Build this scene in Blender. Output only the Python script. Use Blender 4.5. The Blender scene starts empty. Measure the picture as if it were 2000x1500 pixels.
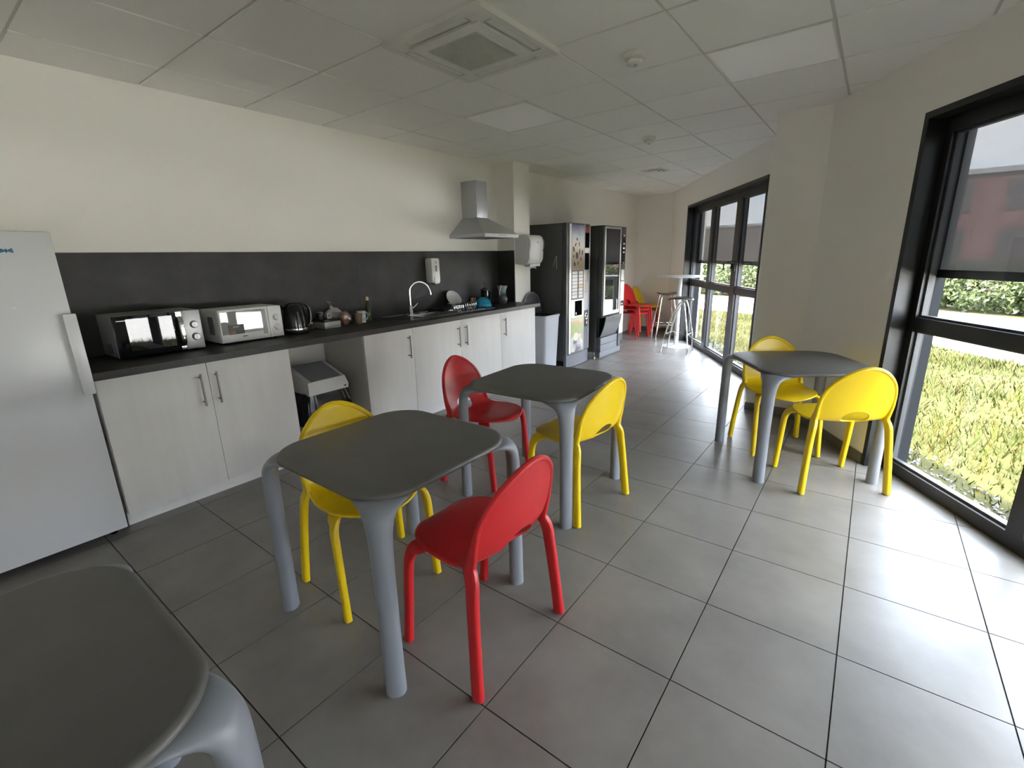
import bpy, bmesh, math, random
from mathutils import Vector, Matrix, Euler
from mathutils.geometry import delaunay_2d_cdt
random.seed(7)
SC = bpy.context.scene
COL = SC.collection

# ------------------------------------------------------------------ camera
cd = bpy.data.cameras.new('camera')
cam = bpy.data.objects.new('camera', cd)
COL.objects.link(cam)
cam.location = (3.694, 0.0, 1.410)
cam.rotation_euler = (math.radians(74.911), math.radians(1.343), math.radians(37.033))
cd.sensor_fit = 'HORIZONTAL'
cd.sensor_width = 36.0
cd.lens = 36.0 * 910.76 / 2000.0
cd.clip_start = 0.02
cd.clip_end = 400
SC.camera = cam

# ------------------------------------------------------------------ frame of the slanted window wall
P0 = Vector((3.29, 4.593, 0.0))
D = Vector((-0.5275, 0.8496, 0.0)).normalized()      # along the wall, away from the camera
N = Vector((D.y, -D.x, 0.0))                          # out of the room
H = 2.47
def wp(s, o, z=0.0):
    return P0 + D * s + N * o + Vector((0, 0, z))

# ------------------------------------------------------------------ sky, sun, exposure
w = bpy.data.worlds.new('world'); SC.world = w; w.use_nodes = True
nt = w.node_tree; nt.nodes.clear()
out = nt.nodes.new('ShaderNodeOutputWorld'); bg = nt.nodes.new('ShaderNodeBackground')
tc = nt.nodes.new('ShaderNodeTexCoord'); nz = nt.nodes.new('ShaderNodeTexNoise')
nz.inputs['Scale'].default_value = 3.0; nz.inputs['Detail'].default_value = 6.0; nz.inputs['Roughness'].default_value = 0.6
mp = nt.nodes.new('ShaderNodeMapping'); mp.inputs['Scale'].default_value = (1, 1, 2.6)
rp = nt.nodes.new('ShaderNodeValToRGB')
rp.color_ramp.elements[0].position = 0.38; rp.color_ramp.elements[0].color = (0.60, 0.72, 0.91, 1)
rp.color_ramp.elements[1].position = 0.62; rp.color_ramp.elements[1].color = (0.95, 0.96, 1.0, 1)
nt.links.new(tc.outputs['Generated'], mp.inputs['Vector']); nt.links.new(mp.outputs[0], nz.inputs['Vector'])
nt.links.new(nz.outputs['Fac'], rp.inputs['Fac']); nt.links.new(rp.outputs[0], bg.inputs['Color'])
bg.inputs['Strength'].default_value = 2.4
nt.links.new(bg.outputs[0], out.inputs[0])
sl = bpy.data.lights.new('sun', 'SUN'); sl.energy = 8.0; sl.angle = math.radians(2.0); sl.color = (1.0, 0.95, 0.87)
so = bpy.data.objects.new('sun', sl); COL.objects.link(so)
tosun = (-D * 0.60 - N * 0.10 + Vector((0, 0, 0.80))).normalized()
so.rotation_euler = tosun.to_track_quat('Z', 'Y').to_euler()
so.location = (6, -6, 12)
SC.view_settings.view_transform = 'Standard'
try: SC.view_settings.look = 'None'
except Exception: pass
SC.view_settings.gamma = 1.0
SC.view_settings.use_curve_mapping = False
SC.view_settings.exposure = 3.15
SC.cycles.max_bounces = 14
SC.cycles.diffuse_bounces = 8
SC.cycles.glossy_bounces = 5
SC.cycles.transparent_max_bounces = 24
SC.cycles.sample_clamp_indirect = 8.0
SC.cycles.caustics_reflective = False
SC.cycles.caustics_refractive = False

# ------------------------------------------------------------------ materials
MATS = {}
def mat(name, col, rough=0.5, metal=0.0, spec=0.5, noise=None, bump=None, emit=None, coat=0.0, trans=None):
    """noise=(scale, amount, stretch) varies the colour; bump=(scale, strength)"""
    if name in MATS: return MATS[name]
    m = bpy.data.materials.new(name); m.use_nodes = True
    t = m.node_tree; b = t.nodes['Principled BSDF']
    c = (col[0], col[1], col[2], 1.0)
    b.inputs['Base Color'].default_value = c
    b.inputs['Roughness'].default_value = rough
    b.inputs['Metallic'].default_value = metal
    b.inputs['Specular IOR Level'].default_value = spec
    b.inputs['Coat Weight'].default_value = coat
    b.inputs['Coat Roughness'].default_value = 0.08
    co = t.nodes.new('ShaderNodeTexCoord')
    if noise:
        mpn = t.nodes.new('ShaderNodeMapping')
        st = noise[2] if len(noise) > 2 else (1, 1, 1)
        mpn.inputs['Scale'].default_value = st
        n = t.nodes.new('ShaderNodeTexNoise'); n.inputs['Scale'].default_value = noise[0]; n.inputs['Detail'].default_value = 5
        n.inputs['Roughness'].default_value = 0.6
        r = t.nodes.new('ShaderNodeValToRGB')
        a = noise[1]
        r.color_ramp.elements[0].position = 0.3; r.color_ramp.elements[1].position = 0.7
        r.color_ramp.elements[0].color = (c[0]*(1-a), c[1]*(1-a), c[2]*(1-a), 1)
        r.color_ramp.elements[1].color = (min(1, c[0]*(1+a)), min(1, c[1]*(1+a)), min(1, c[2]*(1+a)), 1)
        src = 'Object' if len(noise) < 4 else noise[3]
        if src == 'World':
            g = t.nodes.new('ShaderNodeNewGeometry'); t.links.new(g.outputs['Position'], mpn.inputs['Vector'])
        else:
            t.links.new(co.outputs[src], mpn.inputs['Vector'])
        t.links.new(mpn.outputs[0], n.inputs['Vector']); t.links.new(n.outputs['Fac'], r.inputs['Fac'])
        t.links.new(r.outputs[0], b.inputs['Base Color'])
    if bump:
        n2 = t.nodes.new('ShaderNodeTexNoise'); n2.inputs['Scale'].default_value = bump[0]; n2.inputs['Detail'].default_value = 3
        bp = t.nodes.new('ShaderNodeBump'); bp.inputs['Strength'].default_value = bump[1]; bp.inputs['Distance'].default_value = 0.002
        t.links.new(co.outputs['Object'], n2.inputs['Vector']); t.links.new(n2.outputs['Fac'], bp.inputs['Height'])
        t.links.new(bp.outputs[0], b.inputs['Normal'])
    if emit:
        b.inputs['Emission Color'].default_value = (*emit[:3], 1); b.inputs['Emission Strength'].default_value = emit[3]
    MATS[name] = m
    return m

def ramp_mat(name, axis, stops, rough=0.35, blot=0.16):
    """printed panel: colour follows one object axis (0..1 over lo..hi); spots=(scale, colour, zlo, zhi)"""
    m = bpy.data.materials.new(name); m.use_nodes = True
    t = m.node_tree; b = t.nodes['Principled BSDF']; b.inputs['Roughness'].default_value = rough
    co = t.nodes.new('ShaderNodeTexCoord'); sp = t.nodes.new('ShaderNodeSeparateXYZ')
    t.links.new(co.outputs['Generated'], sp.inputs[0])
    r = t.nodes.new('ShaderNodeValToRGB')
    while len(r.color_ramp.elements) < len(stops): r.color_ramp.elements.new(0.5)
    for e, (p, c) in zip(r.color_ramp.elements, stops):
        e.position = p; e.color = (*c, 1)
    nz = t.nodes.new('ShaderNodeTexNoise'); nz.inputs['Scale'].default_value = 7.0
    ad = t.nodes.new('ShaderNodeMath'); ad.operation = 'MULTIPLY_ADD'; ad.inputs[1].default_value = blot
    t.links.new(co.outputs['Object'], nz.inputs['Vector'])
    t.links.new(nz.outputs['Fac'], ad.inputs[0]); t.links.new(sp.outputs[axis], ad.inputs[2])
    sb = t.nodes.new('ShaderNodeMath'); sb.operation = 'SUBTRACT'; sb.inputs[1].default_value = blot/2
    t.links.new(ad.outputs[0], sb.inputs[0]); t.links.new(sb.outputs[0], r.inputs['Fac'])
    t.links.new(r.outputs[0], b.inputs['Base Color'])
    MATS[name] = m
    return m

def glass_mat(name, tint=(1, 1, 1), refl=1.0):
    m = bpy.data.materials.new(name); m.use_nodes = True
    t = m.node_tree; t.nodes.clear()
    o = t.nodes.new('ShaderNodeOutputMaterial'); tr = t.nodes.new('ShaderNodeBsdfTransparent'); gl = t.nodes.new('ShaderNodeBsdfGlossy')
    tr.inputs['Color'].default_value = (*tint, 1); gl.inputs['Roughness'].default_value = 0.01
    lw = t.nodes.new('ShaderNodeLayerWeight'); pw = t.nodes.new('ShaderNodeMath'); pw.operation = 'POWER'; pw.inputs[1].default_value = 5.0
    fr = t.nodes.new('ShaderNodeMath'); fr.operation = 'MULTIPLY_ADD'; fr.inputs[1].default_value = 0.96; fr.inputs[2].default_value = 0.04
    t.links.new(lw.outputs['Facing'], pw.inputs[0]); t.links.new(pw.outputs[0], fr.inputs[0])
    mu = t.nodes.new('ShaderNodeMath'); mu.operation = 'MULTIPLY'; mu.inputs[1].default_value = refl; mu.use_clamp = True
    mx = t.nodes.new('ShaderNodeMixShader')
    t.links.new(fr.outputs[0], mu.inputs[0]); t.links.new(mu.outputs[0], mx.inputs[0])
    t.links.new(tr.outputs[0], mx.inputs[1]); t.links.new(gl.outputs[0], mx.inputs[2]); t.links.new(mx.outputs[0], o.inputs[0])
    MATS[name] = m
    return m

def mesh_fabric_mat(name, col, open_, tcol):
    m = bpy.data.materials.new(name); m.use_nodes = True
    t = m.node_tree; t.nodes.clear()
    o = t.nodes.new('ShaderNodeOutputMaterial'); tr = t.nodes.new('ShaderNodeBsdfTransparent')
    df = t.nodes.new('ShaderNodeBsdfDiffuse'); tl = t.nodes.new('ShaderNodeBsdfTranslucent')
    df.inputs['Color'].default_value = (*col, 1); tl.inputs['Color'].default_value = (*tcol, 1)
    m1 = t.nodes.new('ShaderNodeMixShader'); m1.inputs[0].default_value = 0.25
    m2 = t.nodes.new('ShaderNodeMixShader'); m2.inputs[0].default_value = open_
    t.links.new(df.outputs[0], m1.inputs[1]); t.links.new(tl.outputs[0], m1.inputs[2])
    t.links.new(m1.outputs[0], m2.inputs[1]); t.links.new(tr.outputs[0], m2.inputs[2]); t.links.new(m2.outputs[0], o.inputs[0])
    MATS[name] = m
    return m

WALL = mat('wall_paint', (0.90, 0.876, 0.81), 0.75, bump=(60, 0.12))
CEILT = mat('ceiling_tile', (0.93, 0.915, 0.875), 0.9, bump=(180, 0.25))
CEILG = mat('ceiling_grid', (0.66, 0.65, 0.61), 0.6)
GROUT = mat('grout', (0.055, 0.052, 0.048), 0.9)
TILE = mat('floor_tile', (0.220, 0.207, 0.190), 0.34, noise=(3.2, 0.16, (1, 1, 1), 'World'), bump=(40, 0.06))
SKIRT = mat('skirting_tile', (0.17, 0.16, 0.15), 0.4)
BLACK = mat('black_aluminium', (0.012, 0.012, 0.013), 0.38)
GREYAL = mat('grey_aluminium', (0.06, 0.062, 0.066), 0.45)
OUTAL = mat('outer_reveal_grey', (.019, .020, .022), .8, spec=.15)
SILL = mat('sill_aluminium', (0.30, 0.31, 0.33), 0.5)
GLASS = glass_mat('window_glass', (0.985, 0.992, 0.988), 0.6)
BLIND = mesh_fabric_mat('screen_fabric', (0.17, 0.165, 0.158), 0.030, (.030, .0295, .029))
SPLASH = mat('splashback_laminate', (0.030, 0.0285, 0.027), 0.55, noise=(5.0, 0.35))
WORKTOP = mat('worktop_laminate', (0.026, 0.0235, 0.022), 0.42, noise=(9.0, 0.3, (3, 1, 1)))
CABW = mat('cabinet_white', (0.82, 0.805, 0.775), 0.42, noise=(14.0, 0.035, (1, 1, 0.12)))
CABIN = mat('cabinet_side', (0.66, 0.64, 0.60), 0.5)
STEEL = mat('brushed_steel', (0.26, 0.25, 0.24), 0.3, 1.0)
CHROME = mat('chrome', (0.80, 0.80, 0.80), 0.08, 1.0)
WHITEP = mat('white_plastic', (0.80, 0.80, 0.79), 0.3)
FRIDGE = mat('fridge_enamel', (0.74, 0.75, 0.77), 0.22)
GREYP = mat('grey_plastic', (0.30, 0.31, 0.33), 0.4)
LGREYP = mat('light_grey_plastic', (0.55, 0.57, 0.62), 0.4)
DGREYP = mat('dark_grey_plastic', (0.07, 0.073, 0.078), 0.4)
BLACKP = mat('black_plastic', (0.010, 0.010, 0.011), 0.15)
BLACKG = mat('black_glass', (0.006, 0.006, 0.008), 0.03, spec=0.5)
BAG = mat('bin_liner', (0.010, 0.010, 0.011), 0.22, bump=(30, 0.8))
YEL = mat('yellow_plastic', (0.80, 0.56, 0.006), 0.36, bump=(220, 0.05))
RED = mat('red_plastic', (0.58, 0.018, 0.022), 0.36, bump=(220, 0.05))
TTOP = mat('table_top_grey', (0.125, 0.122, 0.115), 0.42, noise=(5, 0.10), bump=(260, 0.08))
TLEG = mat('table_leg_grey', (0.245, 0.262, 0.290), 0.36)

# ------------------------------------------------------------------ mesh helpers
class MB:
    def __init__(s): s.v = []; s.f = []
    def add(s, vs, fs):
        o = len(s.v); s.v += [tuple(p) for p in vs]; s.f += [tuple(i + o for i in f) for f in fs]; return s
    def box(s, a, b, ch=0.0):
        x0, y0, z0 = [min(a[i], b[i]) for i in range(3)]; x1, y1, z1 = [max(a[i], b[i]) for i in range(3)]
        if ch <= 0:
            return s.add([(x0,y0,z0),(x1,y0,z0),(x1,y1,z0),(x0,y1,z0),(x0,y0,z1),(x1,y0,z1),(x1,y1,z1),(x0,y1,z1)],
                  [(0,3,2,1),(4,5,6,7),(0,1,5,4),(1,2,6,5),(2,3,7,6),(3,0,4,7)])
        bm = bmesh.new(); bmesh.ops.create_cube(bm, size=1)
        for v in bm.verts:
            v.co = Vector(((x0+x1)/2+v.co.x*(x1-x0), (y0+y1)/2+v.co.y*(y1-y0), (z0+z1)/2+v.co.z*(z1-z0)))
        bmesh.ops.bevel(bm, geom=bm.edges[:], offset=ch, segments=2, profile=0.6, affect='EDGES')
        bm.verts.index_update()
        s.add([v.co[:] for v in bm.verts], [[v.index for v in f.verts] for f in bm.faces]); bm.free(); return s
    def obox(s, c, ax, ay, az, sx, sy, sz):
        """oriented box: centre, three axes, full sizes"""
        c, ax, ay, az = Vector(c), Vector(ax), Vector(ay), Vector(az)
        vs = []
        for k in (-1, 1):
            for (i, j) in ((-1,-1),(1,-1),(1,1),(-1,1)):
                vs.append(c + ax*i*sx/2 + ay*j*sy/2 + az*k*sz/2)
        return s.add(vs, [(0,3,2,1),(4,5,6,7),(0,1,5,4),(1,2,6,5),(2,3,7,6),(3,0,4,7)])
    def prism(s, poly, z0, z1):
        n = len(poly)
        a = sum(poly[i][0]*poly[(i+1)%n][1]-poly[(i+1)%n][0]*poly[i][1] for i in range(n))
        if a < 0: poly = poly[::-1]
        vs = [(p[0], p[1], z0) for p in poly] + [(p[0], p[1], z1) for p in poly]
        return s.add(vs, [tuple(range(n-1,-1,-1)), tuple(range(n, 2*n))] + [(i,(i+1)%n,n+(i+1)%n,n+i) for i in range(n)])
    def lathe(s, prof, c=(0,0,0), n=24, ax=None):
        """prof: (r,z) list"""
        vs = []; fs = []; m = len(prof)
        for r, z in prof:
            for k in range(n):
                a = 2*math.pi*k/n; vs.append((c[0]+r*math.cos(a), c[1]+r*math.sin(a), c[2]+z))
        for i in range(m-1):
            for k in range(n):
                fs.append((i*n+k, i*n+(k+1)%n, (i+1)*n+(k+1)%n, (i+1)*n+k))
        if prof[0][0] > 1e-5: fs.append(tuple(range(n-1,-1,-1)))
        if prof[-1][0] > 1e-5: fs.append(tuple(range((m-1)*n, m*n)))
        return s.add(vs, fs)
    def cyl(s, a, b, r, n=16, r2=None):
        return s.sweep([(a, r, r), (b, r2 or r, r2 or r)], n=n, p=2.0, interp=0)
    def tube(s, pts, r, n=10, closed=False, interp=0):
        return s.sweep([(p, r, r) for p in pts], n=n, p=2.0, interp=interp, closed=closed)
    def sweep(s, path, aref=None, n=14, p=2.6, interp=6, closed=False):
        """path: (pos, half_a, half_b); a axis follows aref; superellipse section of power p"""
        P = [Vector(q[0]) for q in path]; A = [q[1] for q in path]; B = [q[2] for q in path]
        if interp:
            P2, A2, B2 = [], [], []
            for i in range(len(P)-1):
                p0, p1, p2, p3 = P[max(i-1,0)], P[i], P[i+1], P[min(i+2,len(P)-1)]
                for k in range(interp):
                    t = k/interp
                    P2.append(0.5*((2*p1)+(p2-p0)*t+(2*p0-5*p1+4*p2-p3)*t*t+(3*p1-p0-3*p2+p3)*t**3))
                    A2.append(A[i]+(A[i+1]-A[i])*t); B2.append(B[i]+(B[i+1]-B[i])*t)
            P2.append(P[-1]); A2.append(A[-1]); B2.append(B[-1]); P, A, B = P2, A2, B2
        m = len(P); vs = []; prev = None
        for i in range(m):
            if closed: T = P[(i+1)%m]-P[i-1]
            else: T = P[min(i+1,m-1)]-P[max(i-1,0)]
            T.normalize()
            ref = Vector(aref) if aref is not None else (prev if prev is not None else (Vector((1,0,0)) if abs(T.x) < 0.8 else Vector((0,1,0))))
            a = ref - T*ref.dot(T); a.normalize(); b = T.cross(a); prev = a
            for k in range(n):
                th = 2*math.pi*k/n; cs, sn = math.cos(th), math.sin(th)
                ca = math.copysign(abs(cs)**(2/p), cs); sb = math.copysign(abs(sn)**(2/p), sn)
                vs.append(P[i] + a*ca*A[i] + b*sb*B[i])
        fs = []
        for i in range(m if closed else m-1):
            j = (i+1) % m
            for k in range(n):
                fs.append((i*n+k, i*n+(k+1)%n, j*n+(k+1)%n, j*n+k))
        if not closed:
            fs.append(tuple(range(n-1,-1,-1))); fs.append(tuple(range((m-1)*n, m*n)))
        return s.add(vs, fs)
    def me(s, name, m, smooth=True, ang=40):
        me = bpy.data.meshes.new(name); me.from_pydata(s.v, [], s.f); me.update()
        if m: me.materials.append(m)
        if smooth:
            me.shade_smooth()
            try: me.set_sharp_from_angle(angle=math.radians(ang))
            except Exception: pass
        return me
    def build(s, name, m, parent=None, smooth=True, ang=40):
        return link(name, s.me(name, m, smooth, ang), parent)

def link(name, data, parent=None):
    o = bpy.data.objects.new(name, data); COL.objects.link(o)
    if parent is not None: o.parent = parent
    return o
def tag(o, label, cat, group=None, kind=None):
    o['label'] = label; o['category'] = cat
    if group: o['group'] = group
    if kind: o['kind'] = kind
    return o
def thing(name, loc, rz, label, cat, group=None):
    o = link(name, None); o.location = loc; o.rotation_euler = (0, 0, rz); o.empty_display_size = 0.1
    return tag(o, label, cat, group)
def struct(o, label=None, cat=None):
    o['kind'] = 'structure'
    if label: o['label'] = label
    if cat: o['category'] = cat
    return o
def copy_tree(o, parent=None):
    c = o.copy(); COL.objects.link(c); c.parent = parent
    for ch in list(o.children): copy_tree(ch, c)
    return c
def Bx(name, m, parent, a, b, ch=0.0):
    return MB().box(a, b, ch).build(name, m, parent, smooth=ch > 0)
def clip(poly, lo, hi):
    """rectangle lo..hi clipped to convex counter-clockwise poly"""
    pts = [(lo[0],lo[1]),(hi[0],lo[1]),(hi[0],hi[1]),(lo[0],hi[1])]
    n = len(poly)
    for i in range(n):
        a, b = poly[i], poly[(i+1)%n]; outp = []
        def sd(p): return (b[0]-a[0])*(p[1]-a[1])-(b[1]-a[1])*(p[0]-a[0])
        for j in range(len(pts)):
            p, q = pts[j], pts[(j+1)%len(pts)]; sp, sq = sd(p), sd(q)
            if sp >= 0: outp.append(p)
            if sp*sq < 0:
                t = sp/(sp-sq); outp.append((p[0]+(q[0]-p[0])*t, p[1]+(q[1]-p[1])*t))
        pts = outp
        if not pts: return []
    return pts
def area(p): return abs(sum(p[i][0]*p[(i+1)%len(p)][1]-p[(i+1)%len(p)][0]*p[i][1] for i in range(len(p))))/2 if len(p) > 2 else 0

# ================================================================== ROOM SHELL
YB, YE, SB = -3.2, 8.79, -9.172          # back wall, end wall, slanted wall start
pe = wp(4.94, 0); pb = wp(SB, 0)
def room(o):   # floor outline with the slanted side moved out by o
    a, b = wp(SB, o), wp(4.94, o)
    tb = (YB - a.y)/(b.y-a.y); te = (YE - a.y)/(b.y-a.y)
    return [(0, YB), (a.x+(b.x-a.x)*tb, YB), (a.x+(b.x-a.x)*te, YE), (0, YE)]
WINS = [(-3.90, -0.98), (1.026, 3.947), (-8.82, -5.90)]       # openings along the wall, the last one unseen and added for daylight
WT, WZ = 0.25, 2.145                                           # wall thickness, opening height

m = MB(); edges = sorted(WINS); cur = -9.6
for a, b in edges + [(5.2, None)]:
    for (s0, s1, z0, z1) in ([(cur, a, -0.3, 2.75)] + ([(a, b, WZ, 2.75)] if b else [])):
        c = (wp(s0, 0)+wp(s1, 0))/2 + N*WT/2 + Vector((0,0,(z0+z1)/2))
        m.obox(c, D, N, (0,0,1), abs(s1-s0), WT, z1-z0)
    cur = b
struct(m.build('wall_right', WALL, smooth=False), 'white slanted wall with the tall black windows', 'wall')
struct(Bx('wall_left', WALL, None, (-0.25, YB-0.2, -0.3), (0, YE+0.2, 2.75)), 'long white wall behind the kitchen counter', 'wall')
struct(Bx('wall_end', WALL, None, (-0.25, YE, -0.3), (1.2, YE+0.25, 2.75)), 'narrow white end wall behind the stacked chairs', 'wall')
struct(Bx('wall_near', WALL, None, (-0.25, YB-0.25, -0.3), (8.8, YB, 2.75)), 'white wall behind the camera', 'wall')
# square column standing in front of the slanted wall, kitchen pilaster
struct(MB().prism([(2.912, 4.595), (3.285, 4.595), (3.45, 4.6), (2.95, 5.55), (2.912, 5.40)], -0.05, H+0.1).build('wall_column', WALL, smooth=False),
       'white boxed column between the two windows', 'column')
struct(Bx('wall_pilaster', WALL, None, (-0.02, 4.605, -0.05), (0.262, 4.92, H+0.1)), 'white pilaster at the end of the counter', 'pilaster')

# floor: slab with recessed joints, every tile its own piece
fl = struct(Bx('floor', GROUT, None, (-0.2, YB-0.2, -0.30), (9.0, YE+0.2, -0.004)), 'grey tiled floor with dark joints', 'floor')
# keep the slab indoors
me = fl.data; me.clear_geometry()
sb_ = MB().prism(room(0.12), -0.30, -0.004); me.from_pydata(sb_.v, [], sb_.f); me.update()
rf = room(0.11); T = 0.45; FO = (2.878, 1.330); g = 0.0022
full = MB().box((-T/2+g, -T/2+g, -0.006), (T/2-g, T/2-g, 0.0)).me('tile', TILE, False)
for i in range(-8, 14):
    for j in range(-12, 19):
        lo = (FO[0]+i*T, FO[1]+j*T); hi = (lo[0]+T, lo[1]+T)
        pc = clip(rf, (lo[0]+g, lo[1]+g), (hi[0]-g, hi[1]-g)); ar = area(pc)
        if ar < 0.0005: continue
        if ar > (T-2*g)**2*0.999:
            o = link('tile', full, fl); o.location = ((lo[0]+hi[0])/2, (lo[1]+hi[1])/2, 0)
        else:
            MB().prism(pc, -0.006, 0.0).build('tile', TILE, fl, smooth=False)

# suspended ceiling
ce = struct(MB().prism(room(0.05), H+0.006, H+0.12).build('ceiling', CEILG, smooth=False), 'suspended ceiling of square white tiles', 'ceiling')
struct(MB().prism(room(0.30), 2.60, 2.95).build('trim_light_block', CEILG, smooth=False), 'unseen slab added above the suspended ceiling to block light', 'roof')  # out of view, put in so outside light cannot leak in from above
CO = (1.581, 2.998); CT = 0.60; gg = 0.0075
cfull = MB().box((-CT/2+gg, -CT/2+gg, 0.0), (CT/2-gg, CT/2-gg, 0.012)).me('ceiling_tile', CEILT, False)
SKIP = {(0, -2), (2, 0), (-1, 0)}
rc = room(0.0)
for i in range(-4, 12):
    for j in range(-12, 12):
        lo = (CO[0]+i*CT, CO[1]+j*CT)
        if (i, j) in SKIP: continue
        pc = clip(rc, (lo[0]+gg, lo[1]+gg), (lo[0]+CT-gg, lo[1]+CT-gg)); ar = area(pc)
        if ar < 0.001: continue
        if ar > (CT-2*gg)**2*0.999:
            o = link('ceiling_tile', cfull, ce); o.location = (lo[0]+CT/2, lo[1]+CT/2, H)
        else:
            MB().prism(pc, H, H+0.012).build('ceiling_tile', CEILT, ce, smooth=False)

# skirting of the slanted wall and the column
def skirt(name, pts, label):
    m = MB()
    for a, b in zip(pts[:-1], pts[1:]):
        a, b = Vector((*a, 0)), Vector((*b, 0)); t = (b-a).normalized(); nn = Vector((-t.y, t.x, 0))
        m.obox((a+b)/2 + nn*0.005 + Vector((0,0,0.036)), t, nn, (0,0,1), (b-a).length, 0.010, 0.068)
    return struct(m.build(name, SKIRT, smooth=False), label, 'skirting')
w1 = wp(-0.975, 0); w2 = wp(-0.04, 0)
skirt('baseboard_right', [(w1.x, w1.y), (3.287, 4.595), (2.912, 4.595), (2.912, 5.24)], 'grey tile skirting around the column and slanted wall')
e1 = wp(4.93, 0); e2 = wp(3.96, 0)
skirt('baseboard_end', [(e2.x, e2.y), (e1.x, e1.y), (0.005, 8.788)], 'grey tile skirting under the end wall')

# ------------------------------------------------------------------ windows
FO_, FD = 0.094, 0.07         # frame set back from the wall face, frame depth
def wbox(m, s0, s1, o0, o1, z0, z1):
    c = wp((s0+s1)/2, (o0+o1)/2, (z0+z1)/2)
    return m.obox(c, D, N, (0,0,1), abs(s1-s0), abs(o1-o0), abs(z1-z0))
def wpiece(name, mt, par, *a):
    return wbox(MB(), *a).build(name, mt, par, smooth=False)
def window(name, s0, s1, mw, label, handles=False):
    r = struct(link(name, None), label, 'window')
    for (a, b) in ((s0, s0+0.035), (s1-0.035, s1)):
        wpiece('reveal_lining', BLACK, r, a, b, -0.006, FO_+0.005, 0.0, WZ)
        wpiece('outer_reveal', OUTAL, r, a, b, FO_+FD, 0.258, -0.10, WZ)
    wpiece('reveal_lining', BLACK, r, s0+0.035, s1-0.035, -0.006, FO_+0.005, WZ-0.035, WZ)
    wpiece('outer_reveal', OUTAL, r, s0+0.035, s1-0.035, FO_+FD, 0.258, WZ-0.05, WZ+0.02)
    wpiece('sill', SILL, r, s0+0.035, s1-0.035, FO_+FD, 0.29, -0.06, 0.012)
    a, b = s0+0.02, s1-0.02; o0, o1 = FO_, FO_+FD
    zt, zb = WZ-0.115, 0.078
    for (p, q) in ((a, a+0.065), (b-0.065, b)): wpiece('stile', BLACK, r, p, q, o0, o1, 0.0, WZ-0.03)
    wpiece('top_rail', BLACK, r, a+0.065, b-0.065, o0, o1, zt, WZ-0.03)
    wpiece('bottom_rail', BLACK, r, a+0.065, b-0.065, o0, o1, 0.0, zb)
    ms = [s0+(s1-s0)/3+(0.0), s0+2*(s1-s0)/3]
    ws = mw
    cols = [a+0.065]
    for c, ww in zip(ms, ws):
        wpiece('mullion', BLACK, r, c-ww/2, c+ww/2, o0-0.004, o1+0.004, zb, zt); cols += [c-ww/2, c+ww/2]
    cols.append(b-0.065)
    for k in range(3):
        c0, c1 = cols[2*k], cols[2*k+1]
        wpiece('transom', BLACK, r, c0, c1, o0, o1, 0.928, 1.006)
        for (z0, z1) in ((zb, 0.928), (1.006, zt)):
            # glazing bead around each pane
            for (p, q, x, y) in ((c0, c0+0.014, z0, z1), (c1-0.014, c1, z0, z1), (c0+0.014, c1-0.014, z0, z0+0.014), (c0+0.014, c1-0.014, z1-0.014, z1)):
                wpiece('bead', GREYAL, r, p, q, o0+0.022, o0+0.05, x, y)
            wpiece('pane', GLASS, r, c0+0.010, c1-0.010, o0+0.034, o0+0.038, z0+0.010, z1-0.010)
    if handles:
        for sg in (-1, 1):
            hs = ms[0]+sg*0.058; z = 1.27
            mm = MB(); wbox(mm, hs-0.013, hs+0.013, o0-0.018, o0-0.004, z-0.05, z+0.05)
            mm.tube([wp(hs, o0-0.016, z+0.03), wp(hs, o0-0.055, z+0.03), wp(hs+sg*0.03, o0-0.062, z+0.028), wp(hs+sg*0.11, o0-0.062, z+0.018), wp(hs+sg*0.125, o0-0.062, z-0.02), wp(hs+sg*0.128, o0-0.062, z-0.07)], 0.009, 8, interp=4)
            mm.build('window_handle', BLACK, r)
    return r
window('window_1', -3.90, -0.98, (0.085, 0.085), 'tall black-framed window beside the right-hand table')
window('window_2', 1.026, 3.947, (0.165, 0.12), 'tall black-framed double window beyond the column', True)
window('window_added', -8.82, -5.90, (0.085, 0.085), 'unseen black-framed window added behind the camera for daylight')  # invented opening out of view, there only to light the room
def blind(s0, s1, z, label):
    r = thing('roller_blind', wp((s0+s1)/2, 0.215, 0), 0, label, 'blind', 'outside screen blinds')
    inv = Matrix.Translation(-Vector(r.location))
    def pc(nm, mt, *a):
        m = wbox(MB(), *a); m.v = [tuple(inv @ Vector(v)) for v in m.v]; return m.build(nm, mt, r, smooth=False)
    MB().add([inv @ wp(a, .2145, b) for a, b in ((s0+.03, z+.03), (s1-.03, z+.03), (s1-.03, WZ-.05), (s0+.03, WZ-.05))], [(0, 1, 2, 3)]).build('screen_fabric', BLIND, r, smooth=False)
    pc('bottom_bar', BLACK, s0+0.03, s1-0.03, 0.203, 0.227, z-0.012, z+0.035)
blind(-3.90, -0.98, 1.25, 'grey mesh screen blind half lowered over the nearest window')
blind(-8.82, -5.90, 1.25, 'grey mesh screen blind added over the unseen extra window to cut its light')  # added with the invented window, holds back part of its daylight
blind(1.026, 3.947, 1.275, 'grey mesh screen blind half lowered over the double window beyond the column')

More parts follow.
